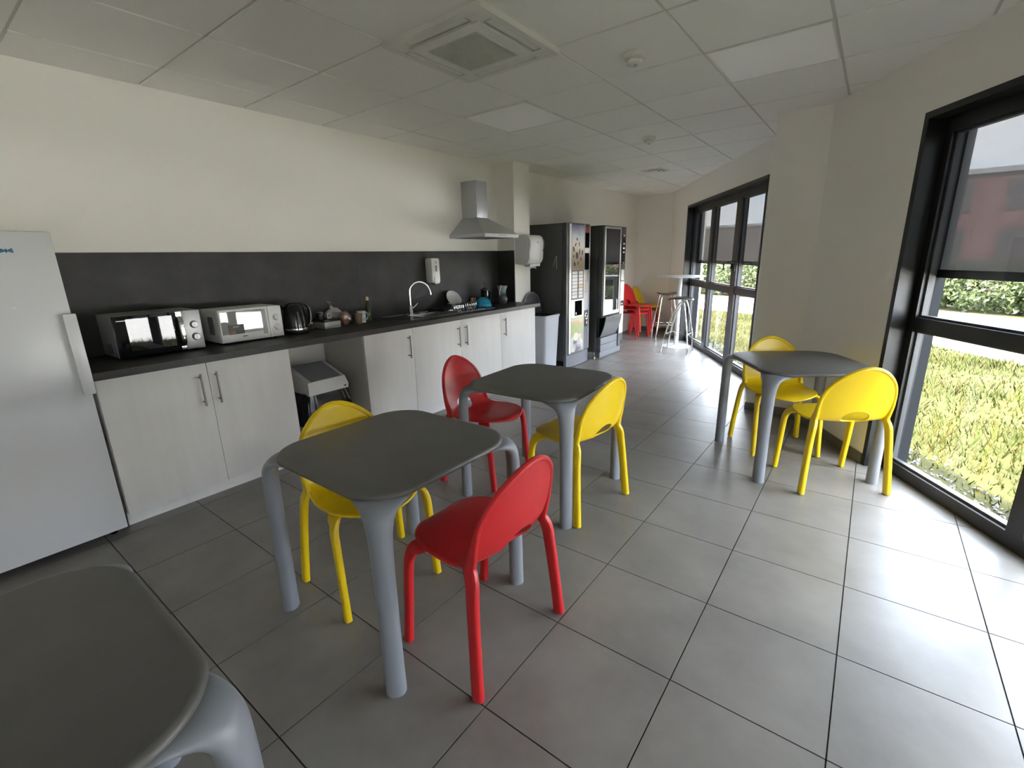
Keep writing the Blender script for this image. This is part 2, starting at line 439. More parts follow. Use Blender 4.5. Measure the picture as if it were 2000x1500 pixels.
# ================================================================== CHAIRS
def catmull(P, n):
    out = []
    for i in range(len(P)-1):
        p0, p1, p2, p3 = P[max(i-1,0)], P[i], P[i+1], P[min(i+2,len(P)-1)]
        for k in range(n):
            t = k/n
            out.append(0.5*((2*p1)+(p2-p0)*t+(2*p0-5*p1+4*p2-p3)*t*t+(3*p1-p0-3*p2+p3)*t**3))
    out.append(P[-1]); return out
PROF = catmull([Vector(p) for p in ((.222,.424),(.205,.441),(.155,.449),(.06,.444),(-.05,.437),(-.125,.441),(-.168,.460),(-.193,.495),(-.209,.545),(-.223,.62),(-.238,.70),(-.254,.785))], 10)
ACC = [0.0]
for a, b in zip(PROF[:-1], PROF[1:]): ACC.append(ACC[-1]+(b-a).length)
LT = ACC[-1]
def prof(s):
    s = max(0, min(LT, s)); lo = 0
    while lo < len(ACC)-2 and ACC[lo+1] < s: lo += 1
    t = (s-ACC[lo])/max(1e-9, ACC[lo+1]-ACC[lo])
    p = PROF[lo].lerp(PROF[lo+1], t)
    a = PROF[max(lo-2,0)]; b = PROF[min(lo+3, len(PROF)-1)]; d = (b-a).normalized()
    return p, Vector((d.y, -d.x))
def smooth01(x): x = max(0, min(1, x)); return x*x*(3-2*x)
def shell(s, y):
    p, nn = prof(s)                      # nn: towards the sitter
    k = smooth01((s/LT-0.40)/0.22)
    c = 0.10*(1-k)+0.95*k
    e = smooth01((0.30-s/LT)/0.3)
    b = c*y*y - e*0.25*y*y
    return Vector((p.x+nn.x*b, y, p.y+nn.y*b))
def snorm(s, y):
    h = 0.004
    ds = shell(min(LT, s+h), y)-shell(max(0, s-h), y); dy = shell(s, y+h)-shell(s, y-h)
    n = dy.cross(ds).normalized()
    p, nn = prof(s)
    if n.x*nn.x+n.z*nn.y < 0: n = -n
    return n
WPTS = [(0,0.0),(.012,.060),(.03,.098),(.06,.134),(.11,.170),(.18,.195),(.27,.207),(.36,.206),(.44,.200),(.51,.197),(.58,.200),(.66,.203),(.74,.198),(.81,.183),(.87,.158),(.92,.124),(.955,.092),(.982,.056),(.995,.028),(1.0,0.0)]
def outline():
    R = catmull([Vector((t*LT, w)) for t, w in WPTS], 3)
    right = [(max(0, min(LT, p.x)), max(0, p.y)) for p in R]
    return right + [(s, -y) for s, y in right[::-1][1:-1]]
OUT = outline()
HC, HS, HY = 0.572*LT, 0.056, 0.078
HOLE = [(HC+HS*math.cos(2*math.pi*k/28), HY*math.sin(2*math.pi*k/28)) for k in range(28)]
SPLIT = HC
def inside(p, poly):
    c = False; n = len(poly)
    for i in range(n):
        a, b = poly[i], poly[i-1]
        if (a[1] > p[1]) != (b[1] > p[1]) and p[0] < (b[0]-a[0])*(p[1]-a[1])/(b[1]-a[1])+a[0]: c = not c
    return c
def shell_sheets():
    v = [Vector(p) for p in OUT]; e = [(i, (i+1) % len(OUT)) for i in range(len(OUT))]
    o = len(v); v += [Vector(p) for p in HOLE]; e += [(o+i, o+(i+1) % 28) for i in range(28)]
    for i in range(1, 44):
        for j in range(-9, 10):
            p = (LT*i/44, j*0.0225 + (0.011 if i % 2 else 0))
            if inside(p, OUT) and ((p[0]-HC)/(HS+.008))**2+(p[1]/(HY+.008))**2 > 1 and abs(p[0]-SPLIT) > .008 and min((p[0]-q[0])**2+(p[1]-q[1])**2 for q in OUT) > .00008: v.append(Vector(p))
    wsp = max(y for s, y in OUT if abs(s-SPLIT) < .02)
    for j in range(0, 9):
        y = HY+.0001+(wsp-.004-HY)*j/8
        for sg in (-1, 1): v.append(Vector((SPLIT, sg*y)))
    k = len(v)
    r = delaunay_2d_cdt(v, e, [], 0, 1e-6)
    vs, fs = r[0], r[2]
    parts = {'seat': [], 'backrest': []}
    for f in fs:
        c = sum((Vector(vs[i]) for i in f), Vector((0, 0)))/len(f)
        if not inside(c, OUT) or inside(c, HOLE): continue
        parts['seat' if c.x < SPLIT else 'backrest'].append(f)
    res = {}
    for nm, ff in parts.items():
        used = sorted({i for f in ff for i in f}); ix = {u: n for n, u in enumerate(used)}
        V, Nn, F = [], [], []; th = 0.0045; q = len(used)
        for u in used:
            n = snorm(vs[u][0], vs[u][1]); V.append(shell(vs[u][0], vs[u][1])+n*th); Nn.append(n)
        for u in used:
            n = snorm(vs[u][0], vs[u][1]); V.append(shell(vs[u][0], vs[u][1])-n*th); Nn.append(-n)
        for f in ff:
            t = [ix[i] for i in f]
            a, b, c = V[t[0]], V[t[1]], V[t[2]]
            if (b-a).cross(c-a).dot(Nn[t[0]]) < 0: t = t[::-1]
            F.append(tuple(t)); F.append(tuple(i+q for i in t[::-1]))
        res[nm] = (V, F, Nn)
    return res
SHEETS = shell_sheets()
def chair_meshes(m, nm):
    D_ = {}
    for k, (V, F, Nn) in SHEETS.items():
        me = bpy.data.meshes.new(k); me.from_pydata([tuple(p) for p in V], [], F); me.update(); me.materials.append(m)
        me.shade_smooth(); me.normals_split_custom_set_from_vertices([tuple(n) for n in Nn]); D_[k] = me
    mb = MB()
    L = OUT
    pts = []
    for s, y in L:
        rr = 0.0065+0.0045*smooth01((s/LT-.42)/.2); pts.append((shell(s, y), rr, rr))
    mb.sweep(pts, n=8, p=2.0, interp=0, closed=True)
    mb.sweep([(shell(s, y), .0052, .0052) for s, y in HOLE], n=7, p=2.0, interp=0, closed=True)
    D_['rim'] = mb.me('rim', m)
    for sg in (-1, 1):
        a = shell(.66*LT, sg*.203); b = shell(.56*LT, sg*.200)
        a = shell(.74*LT, sg*.198); b = shell(.66*LT, sg*.203); c = shell(.58*LT, sg*.200); d = shell(.51*LT, sg*.197)
        rear = [((a.x, a.y, a.z), .009, .0085), ((b.x, b.y, b.z), .013, .010), ((c.x, c.y+sg*.001, c.z), .018, .0115), ((d.x-.004, d.y+sg*.004, d.z-.010), .025, .0135), ((-.160, sg*.211, .415), .025, .0145), ((-.168, sg*.221, .34), .0225, .0150), ((-.182, sg*.235, .18), .0215, .0150), ((-.196, sg*.247, .006), .0225, .0150)]
        D_['rear', sg] = MB().sweep(rear, aref=(1, 0, 0), n=14, p=3.2, interp=5).me('leg', m)
        c = shell(.20*LT, sg*.185)
        front = [((.075, sg*.150, .432), .036, .007), ((.105, sg*.182, .430), .034, .009), ((.133, sg*.201, .416), .026, .0125), ((.147, sg*.211, .382), .0205, .0145), ((.156, sg*.213, .33), .0185, .0145), ((.172, sg*.215, .16), .0175, .0145), ((.188, sg*.217, .006), .0180, .0145)]
        D_['front', sg] = MB().sweep(front, aref=(1, 0, 0), n=14, p=3.2, interp=5).me('leg', m)
    D_['glide'] = MB().lathe([(.009, 0), (.010, .004), (.010, .009)], n=10).me('glide', LGREYP)
    return D_
CH = {'yellow': chair_meshes(YEL, 'yellow'), 'red': chair_meshes(RED, 'red')}
def chair(col, x, y, ang, label, group, z=0.0):
    r = thing('dining_chair', (x, y, z), math.radians(ang), label, 'chair', group)
    M_ = CH[col]
    link('seat', M_['seat'], r); link('backrest', M_['backrest'], r); link('rim', M_['rim'], r)
    for sg in (-1, 1):
        for k, fx, fy in (('rear', -.196, .247), ('front', .188, .217)):
            lg = link('leg', M_[k, sg], r)
            if z == 0:
                gl = link('glide', M_['glide'], lg); gl.location = (fx, sg*fy, 0)
    return r
GC = 'plastic dining chairs'
chair('yellow', 2.040, 1.086, -10, 'yellow plastic chair tucked under the foreground table, near the swing bin', GC)
chair('red', 2.654, 1.135, 179, 'red plastic chair in the foreground with its back turned to the camera', GC)
chair('red', 1.785, 2.215, 6, 'red plastic chair beside the white cabinets, at the middle table', GC)
chair('yellow', 2.442, 2.238, 173, 'yellow plastic chair turned away at the middle table', GC)
chair('yellow', 3.620, 3.350, 124, 'yellow plastic chair nearest the window, back turned to the camera', GC)
chair('yellow', 3.270, 3.766, 301, 'yellow plastic chair behind the right-hand table, against the column', GC)

# ================================================================== TABLES
def table_meshes():
    hs, R = 0.352, 0.150
    def ring(inset, z, n=10):
        o = []
        for q in range(4):
            cx, cy = [(1,1),(-1,1),(-1,-1),(1,-1)][q]
            for k in range(n+1):
                a = math.pi/2*(q+k/n)
                x = cx*(hs-R)+(R-inset)*math.cos(a); y = cy*(hs-R)+(R-inset)*math.sin(a)
                o.append(Vector((x, y, z)))
        # bow the sides outward a little
        for v in o:
            v.x += 0.010*(v.x/hs)*(1-(v.y/hs)**2); v.y += 0.010*(v.y/hs)*(1-(v.x/hs)**2)
        return o
    rings = [ring(.020, .684), ring(.004, .686), ring(0, .692), ring(.001, .699), ring(.006, .7045), ring(.016, .706)]
    mb = MB(); n = len(rings[0]); vs = [p for r in rings for p in r]; fs = []
    for i in range(len(rings)-1):
        for k in range(n): fs.append((i*n+k, i*n+(k+1)%n, (i+1)*n+(k+1)%n, (i+1)*n+k))
    fs.append(tuple(range(n-1,-1,-1))); fs.append(tuple(range((len(rings)-1)*n, len(rings)*n)))
    mb.add(vs, fs); top = mb.me('table_top', TTOP, ang=50)
    # underframe
    fr = MB().box((-.25,-.25,.664), (.25,.25,.684)).me('underframe', TLEG, False)
    q = math.sqrt(.5)
    rz = [(.33,.676,.105,.006),(.385,.678,.098,.009),(.425,.6775,.080,.0135),(.457,.667,.060,.020),(.475,.642,.047,.0255),(.481,.600,.040,.0275),(.483,.54,.0365,.0285),(.484,.40,.034,.0290),(.485,.20,.0335,.0300),(.486,.0,.0345,.0310)]
    legs = []
    for (a, b) in ((1,1),(-1,1),(-1,-1),(1,-1)):
        tan = Vector((-b, a, 0)).normalized()
        path = [((a*q*r, b*q*r, z), wa, wb) for r, z, wa, wb in rz]
        legs.append(MB().sweep(path, aref=tan, n=20, p=2.35, interp=5).me('leg', TLEG, ang=60))
    return top, fr, legs
TT, TF, TL = table_meshes()
def table(x, y, ang, label):
    r = thing('dining_table', (x, y, 0), math.radians(ang), label, 'table', 'grey plastic tables')
    link('table_top', TT, r); link('underframe', TF, r)
    for l in TL: link('leg', l, r)
table(2.250, 1.095, 0, 'grey square plastic table with rounded corners between the foreground red and yellow chairs')
table(2.190, 2.270, 3, 'grey square plastic table in the middle, in front of the cabinets')
table(3.387, 3.566, 33, 'grey square plastic table by the window wall on the right')
table(2.574, -0.145, 0, 'grey square plastic table cut off at the lower left corner')

# ================================================================== KITCHEN
XD = 0.585       # door face
def handle(par, y, z0, z1):
    m = MB(); x = XD
    m.cyl((x+.034, y, z0), (x+.034, y, z1), .0062, 12)
    for z in (z0+.022, z1-.022): m.cyl((x, y, z), (x+.034, y, z), .005, 8)
    return m.build('handle', STEEL, par)
def cabinet(y0, y1, doors, label):
    r = thing('base_cabinet', (0, 0, 0), 0, label, 'cabinet', 'white kitchen base cabinets')
    b = MB()
    b.box((.02, y0, .085), (XD-.022, y0+.018, .857)); b.box((.02, y1-.018, .085), (XD-.022, y1, .857))
    b.box((.02, y0+.018, .085), (XD-.022, y1-.018, .103)); b.box((.02, y0+.018, .103), (.028, y1-.018, .857))
    b.box((.02, y0+.018, .839), (.09, y1-.018, .857)); b.box((XD-.09, y0+.018, .839), (XD-.022, y1-.018, .857))
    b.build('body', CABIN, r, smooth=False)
    Bx('plinth', CABW, r, (.505, y0+.001, 0.0), (.525, y1-.001, .085))
    for a, c, hy in doors:
        d = Bx('door', CABW, r, (XD-.019, a+.0015, .088), (XD, c-.0015, .853), .0012)
        handle(d, hy, .60, .795)
    return r
cabinet(.545, 1.570, [(.545, 1.062, 1.012), (1.062, 1.570, 1.098)], 'white two-door base cabinet beside the fridge, under the microwaves')
cabinet(2.172, 2.668, [(2.172, 2.668, 2.612)], 'white single-door base cabinet right of the swing bin')
cabinet(2.668, 3.893, [(2.668, 3.275, 3.225), (3.275, 3.893, 3.330)], 'white two-door base cabinet under the sink')
cabinet(3.893, 4.545, [(3.893, 4.545, 3.945)], 'white single-door base cabinet at the far end of the counter')
by0, by1, bx0, bx1 = 2.985, 3.385, .150, .440      # cut-out for the sink bowl
m = MB()
for (a, b) in (((.002, .535), (.622, by0)), ((.002, by1), (.622, 4.60)), ((.002, by0), (bx0, by1)), ((bx1, by0), (.622, by1))):
    m.box((a[0], a[1], .857), (b[0], b[1], .897))
wt = tag(m.build('worktop', WORKTOP, smooth=False), 'long dark grey laminate worktop over the white cabinets', 'worktop')
end = Bx('edge_strip', LGREYP, wt, (.02, 4.598, .858), (.621, 4.602, .896))
r = thing('splashback', (0, 0, 0), 0, 'dark grey stone-look splashback along the kitchen wall', 'splashback')
for (a, b) in ((.545, 2.586), (2.5868, 4.600)): Bx('panel', SPLASH, r, (.0005, a, .897), (.011, b, 1.50))
Bx('panel', SPLASH, r, (.011, 4.592, .897), (.258, 4.604, 1.50))

# fridge
r = thing('fridge', (0, 0, 0), 0, 'tall white fridge at the left edge, next to the worktop', 'fridge')
Bx('body', FRIDGE, r, (.03, -.09, .035), (.575, .520, 1.578), .004)
d = Bx('door', FRIDGE, r, (.582, -.09, .045), (.640, .520, 1.578), .008)
hb = MB().box((.656, .480, .806), (.680, .529, 1.205), .006)
for z in (.83, 1.165): hb.box((.638, .486, z), (.660, .514, z+.022))
hb.build('handle', FRIDGE, d)
for (x, y) in ((.08, -.04), (.08, .47), (.55, -.04), (.55, .47)): MB().lathe([(.016, 0), (.016, .037)], (x, y, 0), 10).build('foot', BLACKP, r)
MB().cyl((.6395, .335, 1.246), (.642, .335, 1.246), .006, 12).build('screw_cap', WHITEP, d)
mg = MB(); 
for s in (-1, 1):
    mg.add([(.641, .362, 1.494), (.643, .362+s*.020, 1.494+.012), (.643, .362+s*.022, 1.494-.010), (.6435, .362+s*.006, 1.494-.004), (.6435, .362+s*.006, 1.494+.004)], [(0, 4, 1, 2, 3), (0, 3, 2, 1, 4)])
mg.cyl((.640, .362, 1.487), (.645, .362, 1.501), .003, 8)
tag(mg.build('fridge_magnet', mat('magnet_blue', (.04, .16, .32), .4), smooth=False), 'small blue bow-shaped magnet on the fridge door', 'magnet')

# microwaves
SILV = mat('silver_paint', (.42, .42, .42), .35, .6)
MWB = mat('microwave_grey', (.20, .20, .205), .4)
def microwave(y0, y1, x1, h, label, dark):
    x0 = .045; zb = .897
    r = thing('microwave', (0, 0, 0), 0, label, 'microwave', 'microwaves on the worktop')
    body = MWB if dark else WHITEP
    z0, z1 = zb+.012, zb+h
    Bx('case', body, r, (x0, y0, z0), (x1-.018, y1, z1), .004)
    for (x, y) in ((x0+.04, y0+.04), (x0+.04, y1-.04), (x1-.06, y0+.04), (x1-.06, y1-.04)): MB().lathe([(.012, 0), (.012, .014)], (x, y, zb), 10).build('foot', BLACKP, r)
    pw = .100 if dark else .095; yp = y1-pw
    front = SILV if dark else WHITEP
    Bx('control_panel', front, r, (x1-.018, yp+.001, z0), (x1, y1, z1), .003)
    for zz in (z0+h*.60, z0+h*.30):
        k = MB(); k.sweep([((x1-.002, y1-.042, zz), .024, .024), ((x1+.004, y1-.042, zz), .023, .023), ((x1+.018, y1-.042, zz), .017, .017)], n=20, p=2, interp=0)
        k.box((x1+.010, y1-.045, zz-.015), (x1+.022, y1-.039, zz+.015))
        k.build('knob', front, r)
    if dark:
        d = Bx('door', BLACKG, r, (x1-.018, y0+.003, z0+.003), (x1, yp-.002, z1-.003), .002)
        Bx('window_pane', mat('tinted_door_glass', (.012, .012, .015), .015, spec=0.5), d, (x1, y0+.062, z0+.035), (x1+.0015, yp-.052, z1-.020))
        for (a, b) in ((z0+.004, z0+.026), (z1-.030, z1-.004)): Bx('handle_cap', CHROME, d, (x1, yp-.030, a), (x1+.004, yp-.003, b))
        MB().sweep([((x1-.002, yp-.017, z0+.026), .013, .004), ((x1+.026, yp-.017, z0+.055), .013, .006), ((x1+.030, yp-.017, (z0+z1)/2), .013, .006), ((x1+.026, yp-.017, z1-.060), .013, .006), ((x1-.002, yp-.017, z1-.030), .013, .004)], aref=(0, 1, 0), n=10, p=4, interp=4).build('handle', CHROME, d)
        Bx('name_badge', WHITEP, d, (x1, y0+.020, z1-.030), (x1+.0008, y0+.062, z1-.025))
        for k in range(6): Bx('vent_slot', BLACKP, r, (x0+.10+k*.018, y0-.0006, z0+.02), (x0+.106+k*.018, y0+.001, z0+.075))
    else:
        d = Bx('door', WHITEP, r, (x1-.018, y0+.002, z0), (x1, yp-.001, z1), .003)
        Bx('window_pane', mat('mirror_door_glass', (.30, .31, .29), .02, 0.0, spec=0.8), d, (x1, y0+.012, z0+.055), (x1+.0015, yp-.045, z1-.012))
        Bx('window_surround', mat('door_mask', (.30, .31, .32), .3), d, (x1, yp-.045, z0+.03), (x1+.003, yp-.018, z1-.012))
        Bx('side_grille', MWB, r, (x0+.12, y0-.001, z0+.05), (x0+.20, y0+.001, z0+.17))
        st = Bx('sticker', mat('sticker_dark', (.02, .018, .017), .35), d, (x1+.0016, y0+.052, z0+.052), (x1+.0022, y0+.150, z0+.115))
        Bx('sticker_picture', mat('sticker_brown', (.24, .12, .06), .4), st, (x1+.0022, y0+.058, z0+.054), (x1+.0026, y0+.095, z0+.078))
        Bx('sticker_text', mat('sticker_grey', (.35, .35, .35), .4), st, (x1+.0022, y0+.080, z0+.098), (x1+.0026, y0+.118, z0+.104))
        Bx('name_badge', mat('badge_dark', (.05, .05, .06), .4), d, (x1, y0+.135, z0+.030), (x1+.0008, y0+.165, z0+.036))
        Bx('control_lever', WHITEP, r, (x1-.002, yp+.016, z0+.012), (x1+.006, yp+.020, z0+.055))
    return r
microwave(.722, 1.162, .350, .250, 'silver microwave with black mirrored door, next to the fridge', True)
microwave(1.268, 1.686, .332, .228, 'white microwave with a dark sticker on its door, next to the kettle', False)

# kettle
r = thing('kettle', (.235, 1.835, .897), 0, 'glossy black electric kettle with a steel band beside the white microwave', 'kettle')
MB().lathe([(.085, 0), (.088, .006), (.082, .022)], n=32).build('base', BLACKP, r)
MB().lathe([(.084, .022), (.085, .034), (.084, .042)], n=32).build('steel_band', CHROME, r)
b = MB().lathe([(.083, .042), (.083, .07), (.078, .13), (.070, .185), (.060, .212), (.040, .226), (.0, .230)], n=32).build('body', BLACKP, r)
MB().sweep([((-.02, -.066, .19), .022, .006), ((-.02, -.084, .205), .016, .005), ((-.02, -.096, .216), .010, .004)], aref=(1, 0, 0), n=10, p=2, interp=2).build('spout', BLACKP, r)
MB().sweep([((.0, .050, .215), .013, .009), ((.0, .090, .212), .014, .010), ((.0, .122, .17), .014, .010), ((.0, .122, .10), .013, .009), ((.0, .104, .055), .012, .009), ((.0, .082, .045), .012, .008)], aref=(1, 0, 0), n=12, p=2.6, interp=5).build('handle', BLACKP, r)
MB().sweep([((.080, -.012, .075), .012, .003), ((.076, -.012, .12), .010, .003), ((.070, -.012, .165), .007, .003)], aref=(0, 1, 0), n=10, p=2.5, interp=3).build('water_gauge', mat('gauge_blue', (.06, .08, .12), .15), r)

# oil bottle behind the kettle
CLEAR = glass_mat('clear_glass', (.80, .84, .82), 2.0)
r = thing('glass_bottle', (.130, 2.010, .897), 0, 'clear glass bottle half hidden behind the kettle', 'bottle')
MB().lathe([(.028, 0), (.030, .01), (.030, .085), (.022, .115), (.013, .140), (.013, .165)], n=20).build('body', CLEAR, r)
MB().lathe([(.026, .004), (.0265, .05), (.0, .052)], n=20).build('contents', mat('brown_sugar', (.32, .20, .10), .8, noise=(60, .5)), r)
MB().lathe([(.015, .163), (.015, .178), (0, .179)], n=16).build('cap', LGREYP, r)
# storage box with black lid, jar and tag
r = thing('storage_box', (.190, 2.120, .897), 0, 'silver-white box with a black lid on the worktop', 'box')
MB().box((-.085, -.075, 0), (.085, .075, .058), .014).build('body', mat('box_silver', (.48, .48, .47), .35, .2), r)
MB().box((-.088, -.078, .058), (.088, .078, .078), .006).build('lid', BLACKP, r)
r = thing('coffee_jar', (.165, 2.085, .976), 0, 'small dark jar standing on the lidded box', 'jar')
MB().lathe([(.030, 0), (.032, .006), (.032, .036), (.026, .042)], n=20).build('body', mat('jar_dark', (.05, .045, .04), .2), r)
MB().lathe([(.027, .042), (.027, .052), (.0, .053)], n=20).build('lid', DGREYP, r)
r = thing('tea_packet', (.205, 2.135, .975), math.radians(8), 'small white-edged square packet leaning on the dark jar', 'packet')
Bx('card', WHITEP, r, (.0, -.020, .0), (.005, .020, .042)); Bx('print', mat('packet_print', (.16, .16, .17), .5, noise=(160, .8)), r, (.005, -.015, .006), (.0056, .015, .036))
# bread bags
def blob(rx, ry, rz, seed, n=18, k=12, amp=.16):
    rnd = random.Random(seed); ph = [rnd.uniform(0, 6.28) for _ in range(8)]
    vs, fs = [], []
    for i in range(k+1):
        t = math.pi*i/k
        for j in range(n):
            a = 2*math.pi*j/n
            d = 1+amp*(math.sin(3*a+ph[0]+2*t)+.6*math.sin(5*a+ph[1]-3*t)+.5*math.sin(7*t+ph[2]+a))*.5*math.sin(t)
            vs.append((rx*d*math.sin(t)*math.cos(a), ry*d*math.sin(t)*math.sin(a), rz-rz*math.cos(t)*(1 if t > 1.57 else .9)))
    for i in range(k):
        for j in range(n): fs.append((i*n+j, i*n+(j+1)%n, (i+1)*n+(j+1)%n, (i+1)*n+j))
    return MB().add(vs, fs)
FILM = glass_mat('plastic_film', (.86, .83, .80), 3.0)
BREAD = mat('bread_brown', (.34, .20, .12), .8, noise=(25, .3))
r = thing('bread_bag', (.240, 2.262, .897), 0, 'brown loaf standing in a clear plastic bag on the worktop', 'bag')
blob(.032, .038, .060, 3).build('loaf', BREAD, r); blob(.043, .050, .068, 5, amp=.3).build('film', FILM, r)
r = thing('bread_bag', (.085, 2.262, .897), 0, 'crumpled clear bag of bread behind the upright loaf', 'bag')
blob(.050, .060, .062, 8).build('loaf', BREAD, r)
mb = blob(.060, .074, .074, 11, amp=.35); mb.sweep([((0, -.02, .13), .030, .02), ((0, -.03, .165), .012, .008), ((.01, -.045, .195), .028, .010)], n=12, p=2, interp=3); mb.build('film', mat('cloudy_film', (.42, .40, .38), .25), r)
# cups
def cup(nm, x, y, r0, r1, h, mt, lab, cat, hd=False, ry=0):
    r = thing(nm, (x, y, .897), ry, lab, cat)
    MB().lathe([(r0, 0), (r1, h), (r1-.003, h), (r0-.003, .005), (0, .005)], n=24).build('body', mt, r)
    if hd: MB().tube([(0, r1-.004, h*.82), (0, r1+.020, h*.78), (0, r1+.026, h*.5), (0, r1+.016, h*.26), (0, r1-.006, h*.2)], .0045, 8, interp=4).build('handle', mt, r)
    else: MB().tube([(r1*math.cos(a*.2618), r1*math.sin(a*.2618), h) for a in range(24)], .002, 6, closed=True).build('rim', mt, r)
    return r
cup('tumbler', .135, 2.362, .028, .036, .090, mat('tumbler_teal', (.035, .055, .065), .25), 'dark teal tumbler beside the bread bag', 'cup')
cup('paper_cup', .215, 2.405, .025, .034, .085, mat('cup_brown', (.26, .17, .11), .6), 'brown paper cup in front of the white mug', 'cup')
cup('mug', .160, 2.475, .036, .039, .098, mat('mug_floral', (.62, .64, .66), .3, noise=(45, .45)), 'white patterned mug with a handle beside the paper cup', 'mug', True)
r = thing('soap_bottle', (.145, 2.560, .897), 0, 'green-tinted bottle with a yellow cap behind the mug', 'bottle')
MB().lathe([(.026, 0), (.029, .01), (.029, .07), (.023, .12), (.012, .165), (.010, .185)], n=20).build('body', glass_mat('green_glass', (.55, .68, .45), 1.5), r)
MB().lathe([(.012, .183), (.014, .20), (.010, .215), (0, .216)], n=16).build('cap', mat('cap_yellow', (.65, .52, .25), .4), r)
MB().lathe([(.024, .004), (.027, .03), (0, .031)], n=16).build('contents', mat('soap_green', (.30, .36, .14), .4), r)

# sink, with a real bowl hanging below its rim
SINK = mat('sink_steel', (.58, .58, .57), .22, 1.0)
r = thing('sink', (0, 0, 0), 0, 'stainless steel sink with drainer set into the worktop', 'sink')
y0, y1, x0, x1, zt = 2.755, 3.935, .055, .478, .8995
m = MB()
for (a, b) in (((x0, y0), (x1, by0)), ((x0, by1), (x1, y1)), ((x0, by0), (bx0, by1)), ((bx1, by0), (x1, by1))):
    m.box((a[0], a[1], .8972), (b[0], b[1], zt))
m.build('rim', SINK, r, smooth=False)
m = MB(); zb = .745
m.add([(bx0, by0, zt), (bx1, by0, zt), (bx1, by1, zt), (bx0, by1, zt), (bx0+.03, by0+.03, zb), (bx1-.03, by0+.03, zb), (bx1-.03, by1-.03, zb), (bx0+.03, by1-.03, zb)], [(0, 1, 5, 4), (1, 2, 6, 5), (2, 3, 7, 6), (3, 0, 4, 7), (4, 5, 6, 7)])
m.build('bowl', mat('bowl_steel', (.32, .32, .32), .3, 1.0), r, smooth=False)
MB().tube([(x0, y0, zt), (x1, y0, zt), (x1, y1, zt), (x0, y1, zt)], .0035, 8, closed=True).build('rolled_edge', SINK, r)
for k in range(5): Bx('drainer_rib', SINK, r, (.13, 3.46+k*.085, zt), (.43, 3.468+k*.085, zt+.004))
MB().lathe([(.030, 0), (.026, .003), (0, .003)], (.295, 3.185, zb), 20).build('drain', CHROME, r)
# tap
r = thing('tap', (.105, 3.085, .899), 0, 'chrome gooseneck kitchen tap behind the sink', 'tap')
MB().lathe([(.026, 0), (.026, .006), (.021, .012), (.021, .075), (.016, .085), (.013, .09)], n=20).build('base', CHROME, r)
MB().tube([(0, 0, .08), (0, 0, .20), (.004, .008, .255), (.02, .055, .300), (.04, .12, .306), (.06, .175, .272), (.068, .205, .215), (.070, .212, .178)], .0105, 12, interp=6).build('spout', CHROME, r)
MB().sweep([((0, .018, .055), .008, .008), ((.01, .045, .075), .006, .006), ((.02, .075, .105), .008, .005)], n=10, p=2, interp=3).build('lever', CHROME, r)
tag(MB().box((.10, 3.15, .8995), (.155, 3.225, .918), .007).build('sponge', mat('sponge_green', (.30, .31, .17), .9, noise=(60, .3))), 'yellow-green sponge lying beside the tap', 'sponge')

# dishes on the drainer
HAZE = glass_mat('cloudy_plastic', (.70, .73, .72), 2.6)
def tub(nm, x, y, z, sx, sy, h, lab, mt=HAZE):
    r = thing(nm, (x, y, z), 0, lab, 'container')
    m = MB(); a, b = sx/2, sy/2; t = .8
    def rr(f, z): 
        o = []
        for q, (cx, cy) in enumerate(((1,1),(-1,1),(-1,-1),(1,-1))):
            for k in range(5):
                an = math.pi/2*(q+k/4); o.append((cx*(a*f-.02)+.02*math.cos(an), cy*(b*f-.02)+.02*math.sin(an), z))
        return o
    R_ = [rr(1.04, 0), rr(1.04, .006), rr(1.0, .007), rr(.86, h-.008), rr(.80, h)]
    n = 20; m.add([p for q in R_ for p in q], [(i*n+k, i*n+(k+1)%n, (i+1)*n+(k+1)%n, (i+1)*n+k) for i in range(4) for k in range(n)] + [tuple(range(4*n, 5*n)), tuple(range(n-1, -1, -1))])
    m.build('body', mt, r)
    for k in range(6):
        yy = -b*.7+k*b*.28
        Bx('rib', mt, r, (a*.90, yy, .012), (a*.955, yy+.006, h*.75))
    return r
tub('plastic_tub', .320, 3.475, .9035, .130, .190, .078, 'upturned clear plastic tub with ribbed sides on the drainer')
tub('plastic_tub', .260, 3.715, .9035, .150, .230, .070, 'upturned clear plastic tub left of the blue bowl', HAZE)
r = thing('bowl', (.315, 3.938, .9035), 0, 'bright blue plastic bowl upside down on the drainer', 'bowl')
MB().lathe([(.092, 0), (.094, .004), (.088, .035), (.072, .070), (.046, .092), (.030, .096), (.0, .094)], n=32).build('body', mat('blue_plastic', (.02, .28, .46), .2), r)
MB().lathe([(.034, .092), (.032, .101), (.029, .101), (.027, .094)], n=24).build('foot_ring', MATS['blue_plastic'], r)
r = thing('plate', (.088, 3.705, .990), 0, 'white plate leaning above the plastic tubs', 'plate'); r.rotation_euler = (0, math.radians(58), 0)
MB().lathe([(.0, .004), (.055, .004), (.062, .010), (.102, .022), (.105, .020), (.062, .004), (.05, 0), (0, 0)], n=36).build('body', mat('plate_grey', (.55, .55, .53), .15), r)
MB().lathe([(.048, -.003), (.052, -.003), (.052, .002), (.048, .002)], n=24).build('foot_ring', MATS['plate_grey'], r)
r = thing('plate', (.125, 3.470, .905), 0, 'dark plate lying behind the tubs', 'plate')
MB().lathe([(.0, .004), (.055, .004), (.10, .020), (.103, .018), (.06, 0), (0, 0)], n=32).build('body', DGREYP, r)
cup('paper_cup', .175, 3.925, .026, .035, .098, mat('cup_tan', (.38, .25, .15), .6), 'tan paper cup behind the blue bowl', 'cup')
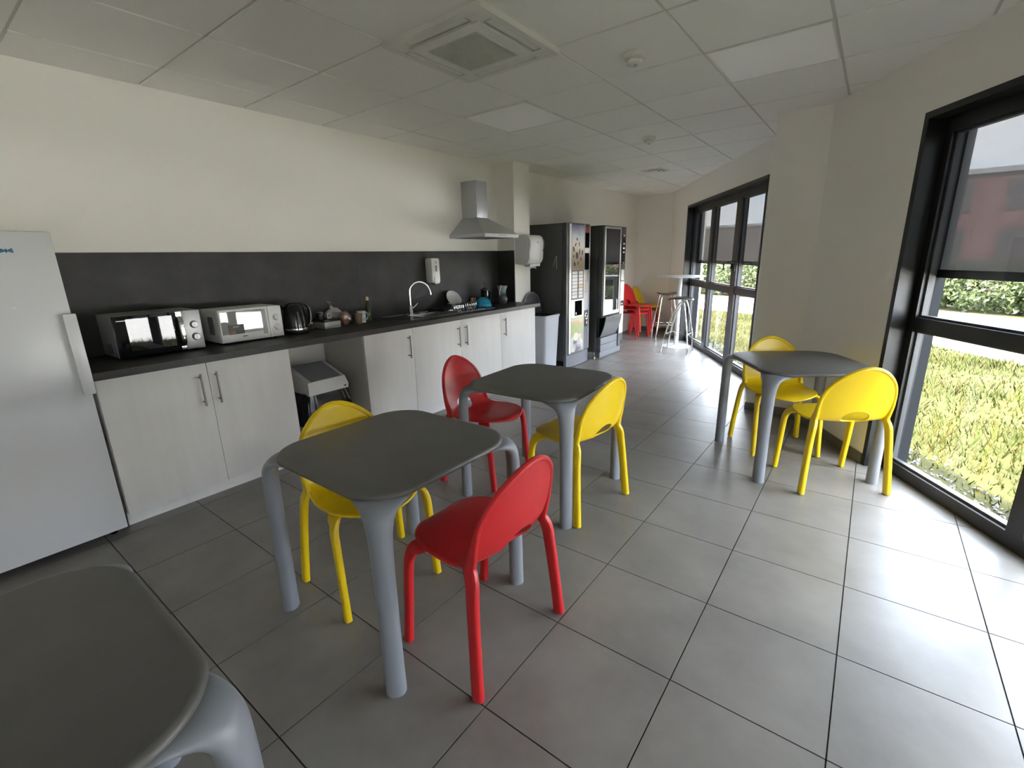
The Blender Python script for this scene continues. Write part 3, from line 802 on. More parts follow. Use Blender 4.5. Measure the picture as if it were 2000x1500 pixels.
# dark coffee maker and jug in the corner
r = thing('coffee_press', (.135, 4.180, .897), 0, 'dark glass coffee press in the shadowed corner of the counter', 'coffee press')
MB().lathe([(.046, 0), (.048, .008), (.046, .14), (.048, .165)], n=24).build('jar', mat('smoked_glass', (.012, .012, .013), .08), r)
MB().lathe([(.050, .165), (.048, .178), (.020, .190), (.006, .192), (.006, .235), (.013, .238), (.013, .256), (0, .258)], n=20).build('lid', DGREYP, r)
MB().tube([(.0, .046, .145), (.0, .085, .140), (.0, .092, .085), (.0, .070, .03), (0, .046, .03)], .007, 8, interp=4).build('handle', BLACKP, r)
r = thing('jug', (.250, 4.360, .897), 0, 'glass jug with a teal collar at the end of the counter', 'jug')
MB().lathe([(.044, 0), (.058, .02), (.062, .06), (.052, .10), (.040, .112)], n=24).build('body', mat('jug_glass', (.10, .085, .085), .1), r)
MB().lathe([(.041, .112), (.044, .118), (.044, .130), (.040, .136)], n=24).build('collar', mat('teal_plastic', (.05, .22, .20), .35), r)
MB().lathe([(.040, .136), (.050, .165), (.064, .205), (.061, .205), (.036, .138)], n=24).build('funnel', mat('funnel_clear', (.34, .38, .37), .2), r)
MB().tube([(0, -.045, .10), (.02, -.075, .14), (.03, -.072, .19), (.035, -.065, .215)], .008, 8, interp=3).build('handle', mat('handle_pale', (.45, .45, .44), .3), r)

# soap dispenser
r = thing('soap_dispenser', (.011, 3.452, 1.183), 0, 'white wall soap dispenser on the dark splashback', 'dispenser')
MB().box((.0, -.057, .0), (.104, .057, .247), .020).build('body', WHITEP, r)
Bx('window', DGREYP, r, (.1035, -.008, .115), (.106, .008, .175)); Bx('lock', GREYP, r, (.1035, -.009, .195), (.106, .009, .210))
MB().box((.070, -.036, -.006), (.112, .036, .062), .008).build('push_bar', WHITEP, r); Bx('nozzle', BLACKP, r, (.050, -.02, -.018), (.09, .02, .0), .004)
# towel dispenser on the pilaster
r = thing('towel_dispenser', (.262, 4.762, 1.31), 0, 'large white paper towel dispenser on the pilaster', 'dispenser')
def side(y, f=1.0):
    P = [(.0, .03), (.13, .02), (.175, .035), (.205, .08), (.21, .13), (.215, .19), (.225, .24), (.222, .30), (.19, .345), (.13, .362), (.0, .362)]
    C = catmull([Vector(p) for p in P], 4)
    return [(v.x*f if v.x > .01 else 0.0, y, .195+(v.y-.195)*f) for v in C]
secs = [side(-.150, .90), side(-.144, .97), side(-.130, 1.0), side(.130, 1.0), side(.144, .97), side(.150, .90)]
n = len(secs[0]); m = MB(); m.add([p for s in secs for p in s], [(i*n+k, (i+1)*n+k, (i+1)*n+(k+1)%n, i*n+(k+1)%n) for i in range(5) for k in range(n)] + [tuple(range(n)), tuple(range(6*n-1, 5*n-1, -1))])
m.build('cover', WHITEP, r)
Bx('lock', GREYP, r, (.224, -.01, .265), (.227, .01, .285)); MB().box((.10, -.11, .0), (.185, .11, .035), .01).build('outlet', LGREYP, r)
MB().tube([(.226, .105, .17), (.232, .118, .23), (.226, .118, .30), (.19, .112, .342)], .0055, 8, interp=4).build('sight_slot', GREYP, r)
m = MB(); m.add([(.10, -.095, .03), (.10, .095, .03), (.135, .105, -.03), (.125, .03, -.018), (.13, -.03, -.026), (.135, -.09, -.015)], [(0, 5, 4, 3, 2, 1), (0, 1, 2, 3, 4, 5)])
m.build('paper_sheet', WHITEP, r, smooth=False)

# extractor hood
HOOD = mat('hood_steel', (.52, .53, .55), .32, .55)
r = thing('extractor_hood', (0, 0, 0), 0, 'steel chimney extractor hood above the counter', 'hood')
hy0, hy1 = 3.79, 4.375; z0, z1, z2 = 1.630, 1.664, 1.842
c0, c1, cx = 4.005, 4.185, .215
m = MB(); m.add([(.0, hy0, z1), (.49, hy0, z1), (.49, hy1, z1), (.0, hy1, z1), (.0, c0, z2), (cx, c0, z2), (cx, c1, z2), (.0, c1, z2)], [(0, 1, 5, 4), (1, 2, 6, 5), (2, 3, 7, 6), (3, 0, 4, 7), (4, 5, 6, 7), (3, 2, 1, 0)])
m.build('canopy', HOOD, r, smooth=False)
lip = Bx('lip', HOOD, r, (.0, hy0, z0), (.492, hy1, z1), .002)
Bx('control_strip', WHITEP, lip, (.492, hy0+.01, z0+.003), (.496, hy1-.01, z1-.003))
for k in range(4): Bx('button', GREYP, lip, (.496, hy0+.24+k*.035, z0+.012), (.498, hy0+.255+k*.035, z0+.022))
Bx('chimney', HOOD, r, (.0, c0, z2-.004), (cx, c1, 2.215), .002)
Bx('filter', DGREYP, r, (.04, hy0+.04, z0-.003), (.44, hy1-.04, z0))

# swing bin
r = thing('swing_bin', (.355, 1.868, 0), 0, 'white swing-top bin with black liner in the cabinet gap', 'bin')
def frust(a0, b0, z0, a1, b1, z1, ch=.03):
    def rr(a, b, z): return [(sx*(a-ch)+ch*math.cos(math.pi/2*(q+k/3)), sy*(b-ch)+ch*math.sin(math.pi/2*(q+k/3)), z) for q, (sx, sy) in enumerate(((1,1),(-1,1),(-1,-1),(1,-1))) for k in range(4)]
    n = 16; m = MB(); m.add(rr(a0, b0, z0)+rr(a1, b1, z1), [(k, (k+1)%n, n+(k+1)%n, n+k) for k in range(n)]+[tuple(range(n-1, -1, -1)), tuple(range(n, 2*n))]); return m
frust(.125, .130, 0, .150, .165, .44).build('body', LGREYP, r)
# ruffled liner folded over the rim
m = MB(); n = 72; vs = []; fs = []; rnd = random.Random(4)
ph = [rnd.uniform(0, 6.28) for _ in range(6)]
levels = [(.475, 1.0), (.43, 1.06), (.38, 1.10), (.33, 1.14), (.285, 1.13), (.27, 1.08)]
for li, (z, f) in enumerate(levels):
    for k in range(n):
        a = 2*math.pi*k/n; c, s_ = math.cos(a), math.sin(a)
        rx = .160*math.copysign(abs(c)**.34, c); ry = .174*math.copysign(abs(s_)**.34, s_)
        q = f+(.028*math.sin(9*a+ph[0]+li*.5)+.022*math.sin(17*a+ph[1]-li*.8)+.014*math.sin(29*a+ph[2]))*(li/3.0 if li < 4 else 1)
        dz = (.035*math.sin(2*a+ph[3])+.03*math.sin(5*a+ph[4]))*(li/5)
        vs.append((rx*q, ry*q, z+dz-(.03*max(0, s_) if li > 3 else 0)))
for i in range(len(levels)-1):
    for k in range(n): fs.append((i*n+k, (i+1)*n+k, (i+1)*n+(k+1)%n, i*n+(k+1)%n))
m.add(vs, fs); m.build('liner', BAG, r)
# lid: white hood with sloping grey flap
lid = MB()
prof_ = [(-.155, .465), (.165, .465), (.172, .50), (.150, .560), (-.115, .648), (-.150, .640)]
secs = [(-.165, 1.0), (.165, 1.0)]
vs = [(x, y*(.93 if z > .55 else 1.0), z) for y, _ in secs for x, z in prof_]; k = len(prof_)
lid.add(vs, [tuple(range(k)), tuple(range(2*k-1, k-1, -1))]+[(i, k+i, k+(i+1)%k, (i+1)%k) for i in range(k)])
ld = lid.build('lid', WHITEP, r, smooth=False)
vs = [(.150, -.122, .5625), (.150, .122, .5625), (-.105, .122, .6470), (-.105, -.122, .6470)]
nn = Vector((.088, 0, .265)).normalized()*.005
MB().add([Vector(v) for v in vs]+[Vector(v)+nn for v in vs], [(0,1,2,3)[::-1], (4,5,6,7), (0,1,5,4), (1,2,6,5), (2,3,7,6), (3,0,4,7)]).build('flap', GREYP, ld, smooth=False)
MB().sweep([((.168, .135, .487), .012, .006), ((.173, .135, .487), .011, .005)], aref=(0, 1, 0), n=16, p=2, interp=0).build('badge', mat('badge_blue', (.03, .05, .20), .3), ld)

# pedal bin between pilaster and coffee machine
r = thing('pedal_bin', (.450, 4.905, 0), 0, 'light grey pedal bin with its dark lid raised, past the counter', 'bin')
frust(.125, .150, .02, .152, .180, .690, .045).build('body', LGREYP, r)
frust(.158, .187, .690, .162, .192, .722, .05).build('rim', LGREYP, r)
frust(.135, .165, .7215, .135, .165, .7225, .04).build('opening', BLACKP, r)
# raised lid, hinged at the wall side
m = MB(); n = 20; L_ = []
for k in range(n+1):
    a = math.pi*k/n; L_.append((.180*math.cos(a), .255*math.sin(a)**.7 if 0 < k < n else 0))
ax = Vector((0, 1, 0)); up = Vector((-.10, 0, 1)).normalized()
vs = [Vector((-.150, 0, .735))+ax*u+up*v+Vector((o, 0, 0)) for o in (0, .014) for u, v in L_]; k = n+1
m.add(vs, [tuple(range(k-1, -1, -1)), tuple(range(k, 2*k))]+[(i, (i+1)%k, k+(i+1)%k, k+i) for i in range(k)])
ldp = m.build('lid', DGREYP, r)
MB().tube([Vector((-.143, 0, .735))+ax*u+up*v for u, v in L_], .009, 8).build('lid_rim', GREYP, ldp)
Bx('pedal', BLACKP, r, (.12, -.04, .008), (.19, .04, .022), .004)

# ================================================================== VENDING MACHINES
VB = mat('vending_grey', (.085, .086, .086), .38, noise=(2.5, .12))
VSIL = mat('vending_silver', (.62, .61, .58), .35, .4)
VPLUM = mat('vending_bluegrey', (.17, .175, .195), .38)
r = thing('coffee_machine', (0, 5.13, 0), 0, 'dark grey coffee vending machine with two columns of drink buttons', 'vending machine')
W_, X1, HT = .600, .690, 1.810
Bx('cabinet', VB, r, (.02, 0, .095), (X1-.07, W_, HT), .004)
for (x, y) in ((.08, .03), (.08, W_-.03), (X1-.10, .03), (X1-.10, W_-.03)): MB().lathe([(.022, 0), (.022, .02), (.016, .097)], (x, y, 0), 12).build('foot', BLACKP, r)
# bowed door
def bow(y): t = (y/W_-.5)*2; return .030*(1-t*t)
def bowed(name, mt, y0, y1, z0, z1, off=0.0, par=None, th=.05, n=8):
    m = MB(); ys = [y0+(y1-y0)*k/n for k in range(n+1)]; vs = []
    for z in (z0, z1):
        for y in ys: vs.append((X1-.03+bow(y)+off, y, z))
        for y in ys: vs.append((X1-.03+bow(y)+off-th, y, z))
    q = n+1; fs = []
    for k in range(n):
        fs += [(k, k+1, 2*q+k+1, 2*q+k), (q+k+1, q+k, 3*q+k, 3*q+k+1), (k+1, k, q+k, q+k+1), (2*q+k, 2*q+k+1, 3*q+k+1, 3*q+k)]
    fs += [(0, 2*q, 3*q, q), (n, q+n, 3*q+n, 2*q+n)]
    return m.add(vs, fs).build(name, mt, par or r, ang=30)
dr = bowed('door', VB, 0, W_, .175, HT, 0, r, .055)
bowed('kick_panel', VPLUM, .01, W_-.01, .012, .17, -.004, r, .04)
for (a, b) in ((.045, .085), (.385, .402), (.560, .592)): bowed('silver_strip', VSIL, a, b, .19, HT-.01, .008, dr, .01)
pic = ramp_mat('coffee_print', 2, [(0.0, (.28, .19, .11)), (.3, (.48, .36, .24)), (.55, (.62, .55, .46)), (.75, (.50, .52, .55)), (1.0, (.14, .14, .22))])
bowed('picture_panel', pic, .092, .380, 1.245, HT-.02, .006, dr, .008)
BEAN = mat('bean_print', (.035, .02, .012), .4)
for (y, z, a, b, t) in ((.13, 1.50, .018, .034, .3), (.17, 1.555, .012, .026, -.6), (.20, 1.425, .030, .042, .1), (.26, 1.47, .014, .040, .0), (.25, 1.56, .011, .030, .2), (.33, 1.46, .018, .036, -.1), (.13, 1.415, .012, .018, .0), (.15, 1.32, .020, .028, .3), (.23, 1.33, .013, .022, -.4), (.20, 1.62, .013, .020, .5), (.30, 1.38, .014, .026, .3)):
    m = MB(); x = X1-.03+bow(y)+.0065
    vs = []
    for k in range(14):
        an = 2*math.pi*k/14; u, v = a*math.cos(an), b*math.sin(an)
        yy = y+u*math.cos(t)-v*math.sin(t); zz = z+u*math.sin(t)+v*math.cos(t); vs.append((X1-.03+bow(yy)+.0075, yy, zz))
    m.add(vs, [tuple(range(14))]).build('coffee_bean_print', BEAN, dr, smooth=False)
bowed('button_panel', mat('button_panel_dark', (.035, .028, .024), .35), .092, .380, .885, 1.240, .006, dr, .008)
BTN = mat('button_white', (.66, .63, .60), .35); BTO = mat('button_orange', (.62, .42, .22), .35)
for k in range(8):
    z = 1.196-k*.0425
    bowed('button', BTN, .098, .212, z, z+.036, .0105, dr, .006, 3)
    bowed('button', BTO if k == 4 else BTN, .245, .352, z, z+.036, .0105, dr, .006, 3)
bowed('bay_surround', VSIL, .092, .380, .645, .880, .007, dr, .008)
bowed('dispensing_bay', mat('bay_black', (.004, .004, .004), .9, spec=0.0), .165, .345, .672, .862, .0075, dr, .004)
bowed('bay_light', WHITEP, .185, .205, .685, .715, .0085, dr, .004, 2)
low = ramp_mat('fruit_print', 2, [(0.0, (.14, .13, .15)), (.18, (.50, .46, .50)), (.38, (.78, .78, .62)), (.52, (.56, .40, .34)), (.70, (.42, .58, .20)), (.85, (.72, .46, .28)), (1.0, (.70, .66, .40))], blot=1.3)
bowed('lower_print', low, .092, .380, .200, .640, .006, dr, .008)
m = MB(); m.add([(X1-.03+bow(.20+.06*math.cos(a*.449))+.0075, .20+.06*math.cos(a*.449), .40+.055*math.sin(a*.449)) for a in range(14)], [tuple(range(14))]); m.build('blossom_print', mat('blossom', (.82, .80, .62), .4), dr, smooth=False)
for (z0, z1, mt, nm) in ((1.715, 1.770, mat('badge_red', (.40, .06, .04), .3), 'price_badge'), (1.52, 1.700, BLACKG, 'display'), (1.455, 1.515, WHITEP, 'notice'), (1.245, 1.450, BLACKG, 'dark_panel'), (1.10, 1.24, mat('steel_plate', (.50, .48, .45), .3, .3), 'card_reader'), (.96, 1.095, mat('plate_warm', (.55, .50, .45), .4), 'instruction_plate'), (.72, .955, LGREYP, 'coin_cover'), (.52, .70, DGREYP, 'lock_panel'), (.20, .50, VPLUM, 'change_panel')):
    bowed(nm, mt, .408, .552, z0, z1, .007, dr, .008, 4)
yc = .475; xx = X1-.03+bow(yc)+.009
MB().tube([(xx, yc+.028*math.cos(a*.2618), .640+.042*math.sin(a*.2618)) for a in range(24)], .008, 8, closed=True).build('coin_return_ring', CHROME, dr)
MB().cyl((xx-.006, yc, .555), (xx+.012, yc, .555), .022, 18).build('lock', CHROME, dr)
Bx('side_streak', LGREYP, r, (.515, -.0006, 1.27), (.523, .0004, 1.42))
m = MB(); m.obox((.49, 0, 1.36), Vector((.35, 0, 1)).normalized(), (0, 1, 0), Vector((1, 0, -.35)).normalized(), .13, .001, .006); m.build('side_streak', LGREYP, r, smooth=False)

r = thing('snack_machine', (0, 5.85, 0), 0, 'dark vending machine with a tall mirrored glass door and pickup flap', 'vending machine')
W_, X1, HT = .720, .805, 1.800
Bx('cabinet', VB, r, (.02, 0, .10), (X1-.09, W_, HT), .004)
for (x, y) in ((.08, .03), (.08, W_-.03), (X1-.13, .035), (X1-.13, W_-.03)): MB().lathe([(.020, 0), (.020, .10)], (x, y, 0), 12).build('foot', BLACKP if x < .5 else CHROME, r)
Bx('door', VB, r, (X1-.088, 0, .585), (X1-.01, .560, HT), .004)
Bx('side_column', VB, r, (X1-.088, .562, .12), (X1-.012, W_, HT), .004)
gy0, gy1, gz0, gz1 = .055, .500, .665, 1.775
fm = MB()
for (a, b, c, d_) in ((gy0-.035, gy0, gz0-.045, gz1+.01), (gy1, gy1+.025, gz0-.045, gz1+.01), (gy0, gy1, gz1-.012, gz1+.01), (gy0, gy1, gz0-.045, gz0)): fm.box((X1-.012, a, c), (X1+.004, b, d_))
fm.build('glass_frame', VSIL, r, smooth=False)
Bx('glass_door', mat('vending_mirror', (.03, .032, .032), .02, 0.0, spec=0.6), r, (X1-.012, gy0, gz0), (X1-.006, gy1, gz1))
Bx('keypad_panel', BLACKG, r, (X1-.012, .585, 1.255), (X1-.007, .690, 1.640)); Bx('price_display', BLACKG, r, (X1-.012, .585, 1.645), (X1-.007, .690, 1.690))
Bx('upper_panel', BLACKG, r, (X1-.012, .592, 1.36), (X1-.004, .690, 1.63))
for (z, mt) in ((1.50, WHITEP), (1.56, LGREYP), (1.445, GREYP), (1.67, WHITEP), (1.30, GREYP)): Bx('key', mt, r, (X1-.004, .61, z), (X1-.002, .66, z+.022))
Bx('notice', WHITEP, r, (X1-.012, .590, 1.065), (X1-.007, .690, 1.215))
Bx('white_panel', WHITEP, r, (X1-.012, .575, .300), (X1-.006, .700, 1.050), .002)
Bx('coin_return', BLACKP, r, (X1-.008, .595, .700), (X1+.004, .680, .775), .006)
# curved pickup flap
m = MB(); n = 10; vs = []; fs = []
for k in range(n+1):
    t = k/n; z = .600-t*.290; x = X1+.045-.085*(t**1.6)
    for y in (.030, .535): vs += [(x, y, z), (x-.012, y, z)]
for k in range(n):
    a = 4*k; b = a+4
    fs += [(a, b, b+2, a+2), (a+1, a+3, b+3, b+1), (a, a+1, b+1, b), (a+2, b+2, b+3, a+3)]
fs += [(0, 2, 3, 1), (4*n, 4*n+1, 4*n+3, 4*n+2)]
fp = m.add(vs, fs).build('pickup_flap', mat('flap_grey', (.13, .13, .135), .3), r)
MB().cyl((X1+.04, .27, .575), (X1+.05, .27, .575), .012, 14).build('flap_lock', BLACKP, fp)
Bx('flap_recess', BLACKP, r, (X1-.13, .012, .305), (X1-.05, .553, .60))
Bx('drawer', VPLUM, r, (X1-.09, .02, .205), (X1-.025, .555, .300), .003); Bx('kick_panel', VPLUM, r, (X1-.09, .02, .105), (X1-.025, .555, .200), .003)
Bx('base_panel', VPLUM, r, (X1-.09, .02, .02), (X1-.035, .70, .100), .003); Bx('key_slot', BLACKP, r, (X1-.014, .665, .13), (X1-.009, .69, .19))

# ================================================================== BAR TABLE, STOOLS, STACKED CHAIRS
TW = mat('bar_white', (.70, .70, .69), .3); DW = mat('stool_seat_dark', (.045, .035, .03), .3)
r = thing('bar_table', (1.335, 7.40, 0), 0, 'tall round white bar table by the double window', 'bar table')
MB().lathe([(.335, 1.070), (.345, 1.074), (.347, 1.082), (.342, 1.090), (0, 1.090)], n=48).build('table_top', TW, r)
MB().lathe([(.034, .015), (.034, 1.06), (.10, 1.066), (.10, 1.071)], n=24).build('column', TW, r)
MB().lathe([(.215, 0), (.215, .006), (.19, .012), (.05, .018), (.036, .03)], n=40).build('base', TW, r)
def stool(x, y, ang, label, arc):
    r = thing('bar_stool', (x, y, 0), math.radians(ang), label, 'stool', 'bar stools')
    # saddle seat
    m = MB(); n = 28; rings = []
    for (f, z, sag) in ((.90, .770, .018), (.99, .774, .020), (1.0, .782, .022), (.96, .788, .022), (.5, .786, .010), (.12, .784, .001)):
        rr = []
        for k in range(n):
            a = 2*math.pi*k/n; c, s_ = math.cos(a), math.sin(a)
            px = .185*f*math.copysign(abs(c)**.85, c); py = .165*f*math.copysign(abs(s_)**.85, s_)*(1+.12*c)
            rr.append((px, py, z+sag*(abs(py/.165)**2-.4*(px/.185)**2)-.004))
        rings.append(rr)
    m.add([p for q in rings for p in q], [(i*n+k, i*n+(k+1)%n, (i+1)*n+(k+1)%n, (i+1)*n+k) for i in range(5) for k in range(n)]+[tuple(range(n-1, -1, -1)), tuple(range(5*n, 6*n))])
    m.build('seat', DW, r)
    bow_ = .055 if arc else .012
    for (sx, sy) in ((1, 1), (-1, 1), (-1, -1), (1, -1)):
        lean = bow_ if sx < 0 else .010
        P = [(sx*.060, sy*.085, .768), (sx*.095+(sx*-.0), sy*.105, .66), (sx*.135, sy*.135, .45), (sx*(.165+lean*.3), sy*.160, .24), (sx*(.185), sy*.180, .010)]
        if arc and sx < 0: P = [(.055, sy*.075, .768), (-.02, sy*.095, .66), (-.095, sy*.125, .47), (-.150, sy*.155, .25), (-.195, sy*.185, .010)]
        l = MB().tube(P, .0105, 10, interp=6).build('leg', CHROME, r)
        MB().lathe([(.013, 0), (.014, .006), (.013, .014)], (P[-1][0], P[-1][1], 0), 10).build('foot_cap', GREYP, l)
    z = .27
    q = [(.160, .160, z), (-.145, .150, z), (-.145, -.150, z), (.160, -.160, z)]
    if not arc: q = [(.160, .160, z), (-.165, .160, z), (-.165, -.160, z), (.160, -.160, z)]
    MB().tube(q, .008, 8, closed=True).build('footrest', CHROME, r)
stool(1.485, 7.00, 4, 'chrome bar stool with curved front legs, in front of the bar table', True)
stool(0.970, 7.90, -58, 'chrome bar stool with a dark seat behind the bar table', False)
GS = 'stacked plastic chairs at the far end'
for k, lab in enumerate(('red chair at the bottom of the nearer stack', 'red chair in the middle of the nearer stack', 'red chair on top of the nearer stack')):
    chair('red', .415+k*.030, 7.86, -6, lab + ' by the end wall', GS, z=k*.068)
for k, (c, lab) in enumerate((('red', 'red chair at the bottom of the stack'), ('yellow', 'yellow chair on top of the stack'))):
    chair(c, .400+k*.030, 8.42, 2, lab + ' in the far corner', GS, z=k*.068)

# ================================================================== CEILING FITTINGS
ACW = mat('cassette_white', (.80, .785, .73), .4)
ax0, ay0 = CO[0], CO[1]-2*CT
r = thing('air_conditioner', (ax0+.305, ay0+.305, H), 0, 'white four-way ceiling air conditioner cassette', 'air conditioner')
fr = MB(); h = .322; q_ = .288
for (a, b, c, d_) in ((-h, h, -h, -q_), (-h, h, q_, h), (-h, -q_, -q_, q_), (q_, h, -q_, q_)): fr.box((a, c, -.026), (b, d_, 0.0))
fr.build('frame', ACW, r, smooth=False)
Bx('housing', BLACKP, r, (-q_+.001, -q_+.001, -.004), (q_-.001, q_-.001, .005))
Bx('intake_panel', ACW, r, (-.229, -.229, -.032), (.229, .229, -.006), .004)
# fine crossed bars of the intake over a flat sheet of painted shade
Bx('intake_shade_sheet', mat('intake_shadow', (.42, .41, .37), .7), r, (-.165, -.165, -.0326), (.165, .165, -.032))
gr = MB()
for k in range(31):
    t = -.165+k*.011
    gr.box((t-.0024, -.165, -.0352), (t+.0024, .165, -.0326)); gr.box((-.165, t-.0024, -.0352), (.165, t+.0024, -.0326))
gr.build('intake_grille', ACW, r, smooth=False)['kind'] = 'stuff'
for q in range(4):
    R_ = Matrix.Rotation(q*math.pi/2, 4, 'Z')
    m = MB(); m.box((-.196, .246, -.024), (.196, .283, -.016)); m.v = [tuple(R_ @ Vector(v)) for v in m.v]; m.build('louvre', ACW, r, smooth=False)
    m = MB(); m.box((.206, .206, -.0255), (.287, .287, -.006)); m.v = [tuple(R_ @ Vector(v)) for v in m.v]; m.build('corner_cap', ACW, r, smooth=False)
LEDM = mat('led_diffuser', (.92, .91, .88), .5, emit=(1.0, .97, .90, .004))
for (i, j), lab in (((2, 0), 'square LED ceiling panel nearest the window wall'), ((-1, 0), 'square LED ceiling panel above the counter, past the cassette')):
    r = thing('ceiling_light', (CO[0]+(i+.5)*CT, CO[1]+(j+.5)*CT, H), 0, lab, 'ceiling light', 'LED ceiling panels')
    Bx('diffuser', LEDM, r, (-.284, -.284, -.001), (.284, .284, .006)); f = MB()
    for (a, b, c, d_) in ((-.293, .293, -.293, -.284), (-.293, .293, .284, .293), (-.293, -.284, -.284, .284), (.284, .293, -.284, .284)): f.box((a, c, -.004), (b, d_, .006))
    f.build('frame', ACW, r, smooth=False)
for (x, y, lab) in ((2.489, 2.750, 'round white smoke detector nearest the camera'), (1.843, 4.613, 'round white smoke detector farther along the ceiling')):
    r = thing('smoke_detector', (x, y, H), 0, lab, 'smoke detector', 'smoke detectors')
    MB().lathe([(.026, -.058), (.040, -.052), (.043, -.034), (.034, -.030)][::1], n=28).build('head', ACW, r)
    MB().lathe([(.034, -.032), (.058, -.024), (.062, -.008), (.062, 0)], n=28).build('base', ACW, r)
    MB().lathe([(0, -.066), (.010, -.064), (.012, -.056)], (.01, -.01, 0), 12).build('sensor_lens', LGREYP, r)
r = thing('ceiling_vent', (1.227, 6.389, H), 0, 'square ceiling air vent with black slots near the end wall', 'vent')
Bx('plate', ACW, r, (-.150, -.150, -.008), (.150, .150, 0), .003)
for k in range(2):
    o = .055+k*.05
    Bx('slot', BLACKP, r, (-o, -o-.012, -.0092), (o, -o+.012, -.008)); Bx('slot', BLACKP, r, (o-.012, -o+.012, -.0092), (o+.012, o, -.008))
# blank round cover plate on the kitchen wall
m = MB().cyl((0, 1.746, 1.686), (.004, 1.746, 1.686), .034, 28)
tag(m.build('wall_cover_plate', WALL), 'round white blanking plate on the wall above the splashback', 'cover plate')

# ================================================================== OUTSIDE
GZ = -0.10
GRASSB = mat('lawn_soil', (.033, .033, .010), .95, spec=.1, noise=(1.3, .45, (1, 1, 1), 'World'))
PAVE = mat('pavement', (.72, .70, .67), .8, noise=(2.0, .06, (1, 1, 1), 'World'))
def ground(name, s0, s1, o0, o1, z0, z1, mt, label, cat):
    return struct(wbox(MB(), s0, s1, o0, o1, z0, z1).build(name, mt, smooth=False), label, cat)
ground('lawn', -90, 90, .255, 120, GZ-.4, GZ, GRASSB, 'lawn outside the windows', 'lawn')
# path that curves past the building: near edge and far edge
EA = [(24, -22), (14, -5), (9, 3), (6.6, 6.9), (5.415, 8.68), (4.645, 9.9), (3.2, 11.7), (1.5, 13.05), (.79, 13.43), (-.08, 13.73), (-3, 14.8), (-8, 16.5), (-30, 24)]
EB = [(32, -18), (21, -2), (13, 7.2), (9.2, 11.6), (7.3, 13.6), (6.38, 14.45), (4.6, 16.1), (2.4, 17.1), (.64, 17.8), (-.24, 18.1), (-3.6, 19.3), (-9, 21.5), (-31, 29)]
m = MB(); k = len(EA)
m.add([(x, y, z) for z in (GZ-.1, GZ+.014) for E_ in (EA, EB) for x, y in E_], [(2*k+i, 2*k+i+1, 3*k+i+1, 3*k+i) for i in range(k-1)] + [(i+1, i, k+i, k+i+1) for i in range(k-1)] + [(i, i+1, 2*k+i+1, 2*k+i) for i in range(k-1)] + [(k+i+1, k+i, 3*k+i, 3*k+i+1) for i in range(k-1)])
struct(m.build('pavement', PAVE, smooth=False), 'pale sunlit path curving past the lawn', 'path')
rnd = random.Random(12)
# gravel strip
m = MB(); ico = []
for k in range(1500):
    s = rnd.uniform(-4.2, 4.4); o = rnd.uniform(.30, .30+rnd.uniform(.1, .55)); c = wp(s, o, GZ+.004); a = rnd.uniform(.008, .022)
    e = [Vector((rnd.uniform(.6, 1.3)*a, 0, 0)), Vector((0, rnd.uniform(.6, 1.3)*a, 0)), Vector((0, 0, rnd.uniform(.5, 1)*a))]
    Rr = Euler((rnd.uniform(-.4, .4), rnd.uniform(-.4, .4), rnd.uniform(0, 6))).to_matrix()
    vs = [c+Rr@v for v in (e[0], e[1], -e[0], -e[1], e[2], -e[2])]
    m.add(vs, [(0,1,4),(1,2,4),(2,3,4),(3,0,4),(1,0,5),(2,1,5),(3,2,5),(0,3,5)])
tag(m.build('gravel', mat('gravel_stone', (.14, .132, .12), .85, noise=(30, .4, (1, 1, 1), 'World')), smooth=False), 'strip of pale gravel along the foot of the windows', 'gravel', kind='stuff')
# grass blades
GR = mat('grass_blade', (.029, .039, .008), .7, spec=.1, noise=(1.1, .40, (1, 1, 1), 'World'))
GR2 = mat('dry_grass_blade', (.050, .045, .015), .8, spec=.1, noise=(1.5, .30, (1, 1, 1), 'World'))
LAWN = EA + [(-30, 20), (-2, 12.5)] + [tuple(wp(q, .50).xy) for q in (9, -12)] 
vs, fs, mi = [], [], []
for idx, cnt, hh in ((0, 30000, .07), (1, 18000, .085)):
    for k in range(cnt):
        s = rnd.uniform(-4.5, 10.5); o = .52+6.0*rnd.random()**1.4
        if o < .75 and rnd.random() < .6: continue
        c = wp(s, o, GZ)
        if not inside((c.x, c.y), LAWN) or (c.x < 1.45 and c.y < 9.3): continue
        a = rnd.uniform(0, 6.28); hgt = hh*rnd.uniform(.4, 1.3)*(1.0+.5*math.sin(s*3+o*2)); wd = rnd.uniform(.003, .006)*(1+o*.25)
        u = Vector((math.cos(a), math.sin(a), 0)); ln = Vector((rnd.uniform(-1, 1), rnd.uniform(-1, 1), 0))*hgt*.6
        i = len(vs); vs += [tuple(c-u*wd), tuple(c+u*wd), tuple(c+ln+Vector((0, 0, hgt)))]; fs.append((i, i+1, i+2)); mi.append(idx)
me = bpy.data.meshes.new('grass'); me.from_pydata(vs, [], fs); me.materials.append(GR); me.materials.append(GR2)
me.polygons.foreach_set('material_index', mi); me.update()
tag(link('grass', me), 'green and dry yellow grass blades on the lawn', 'grass', kind='stuff')
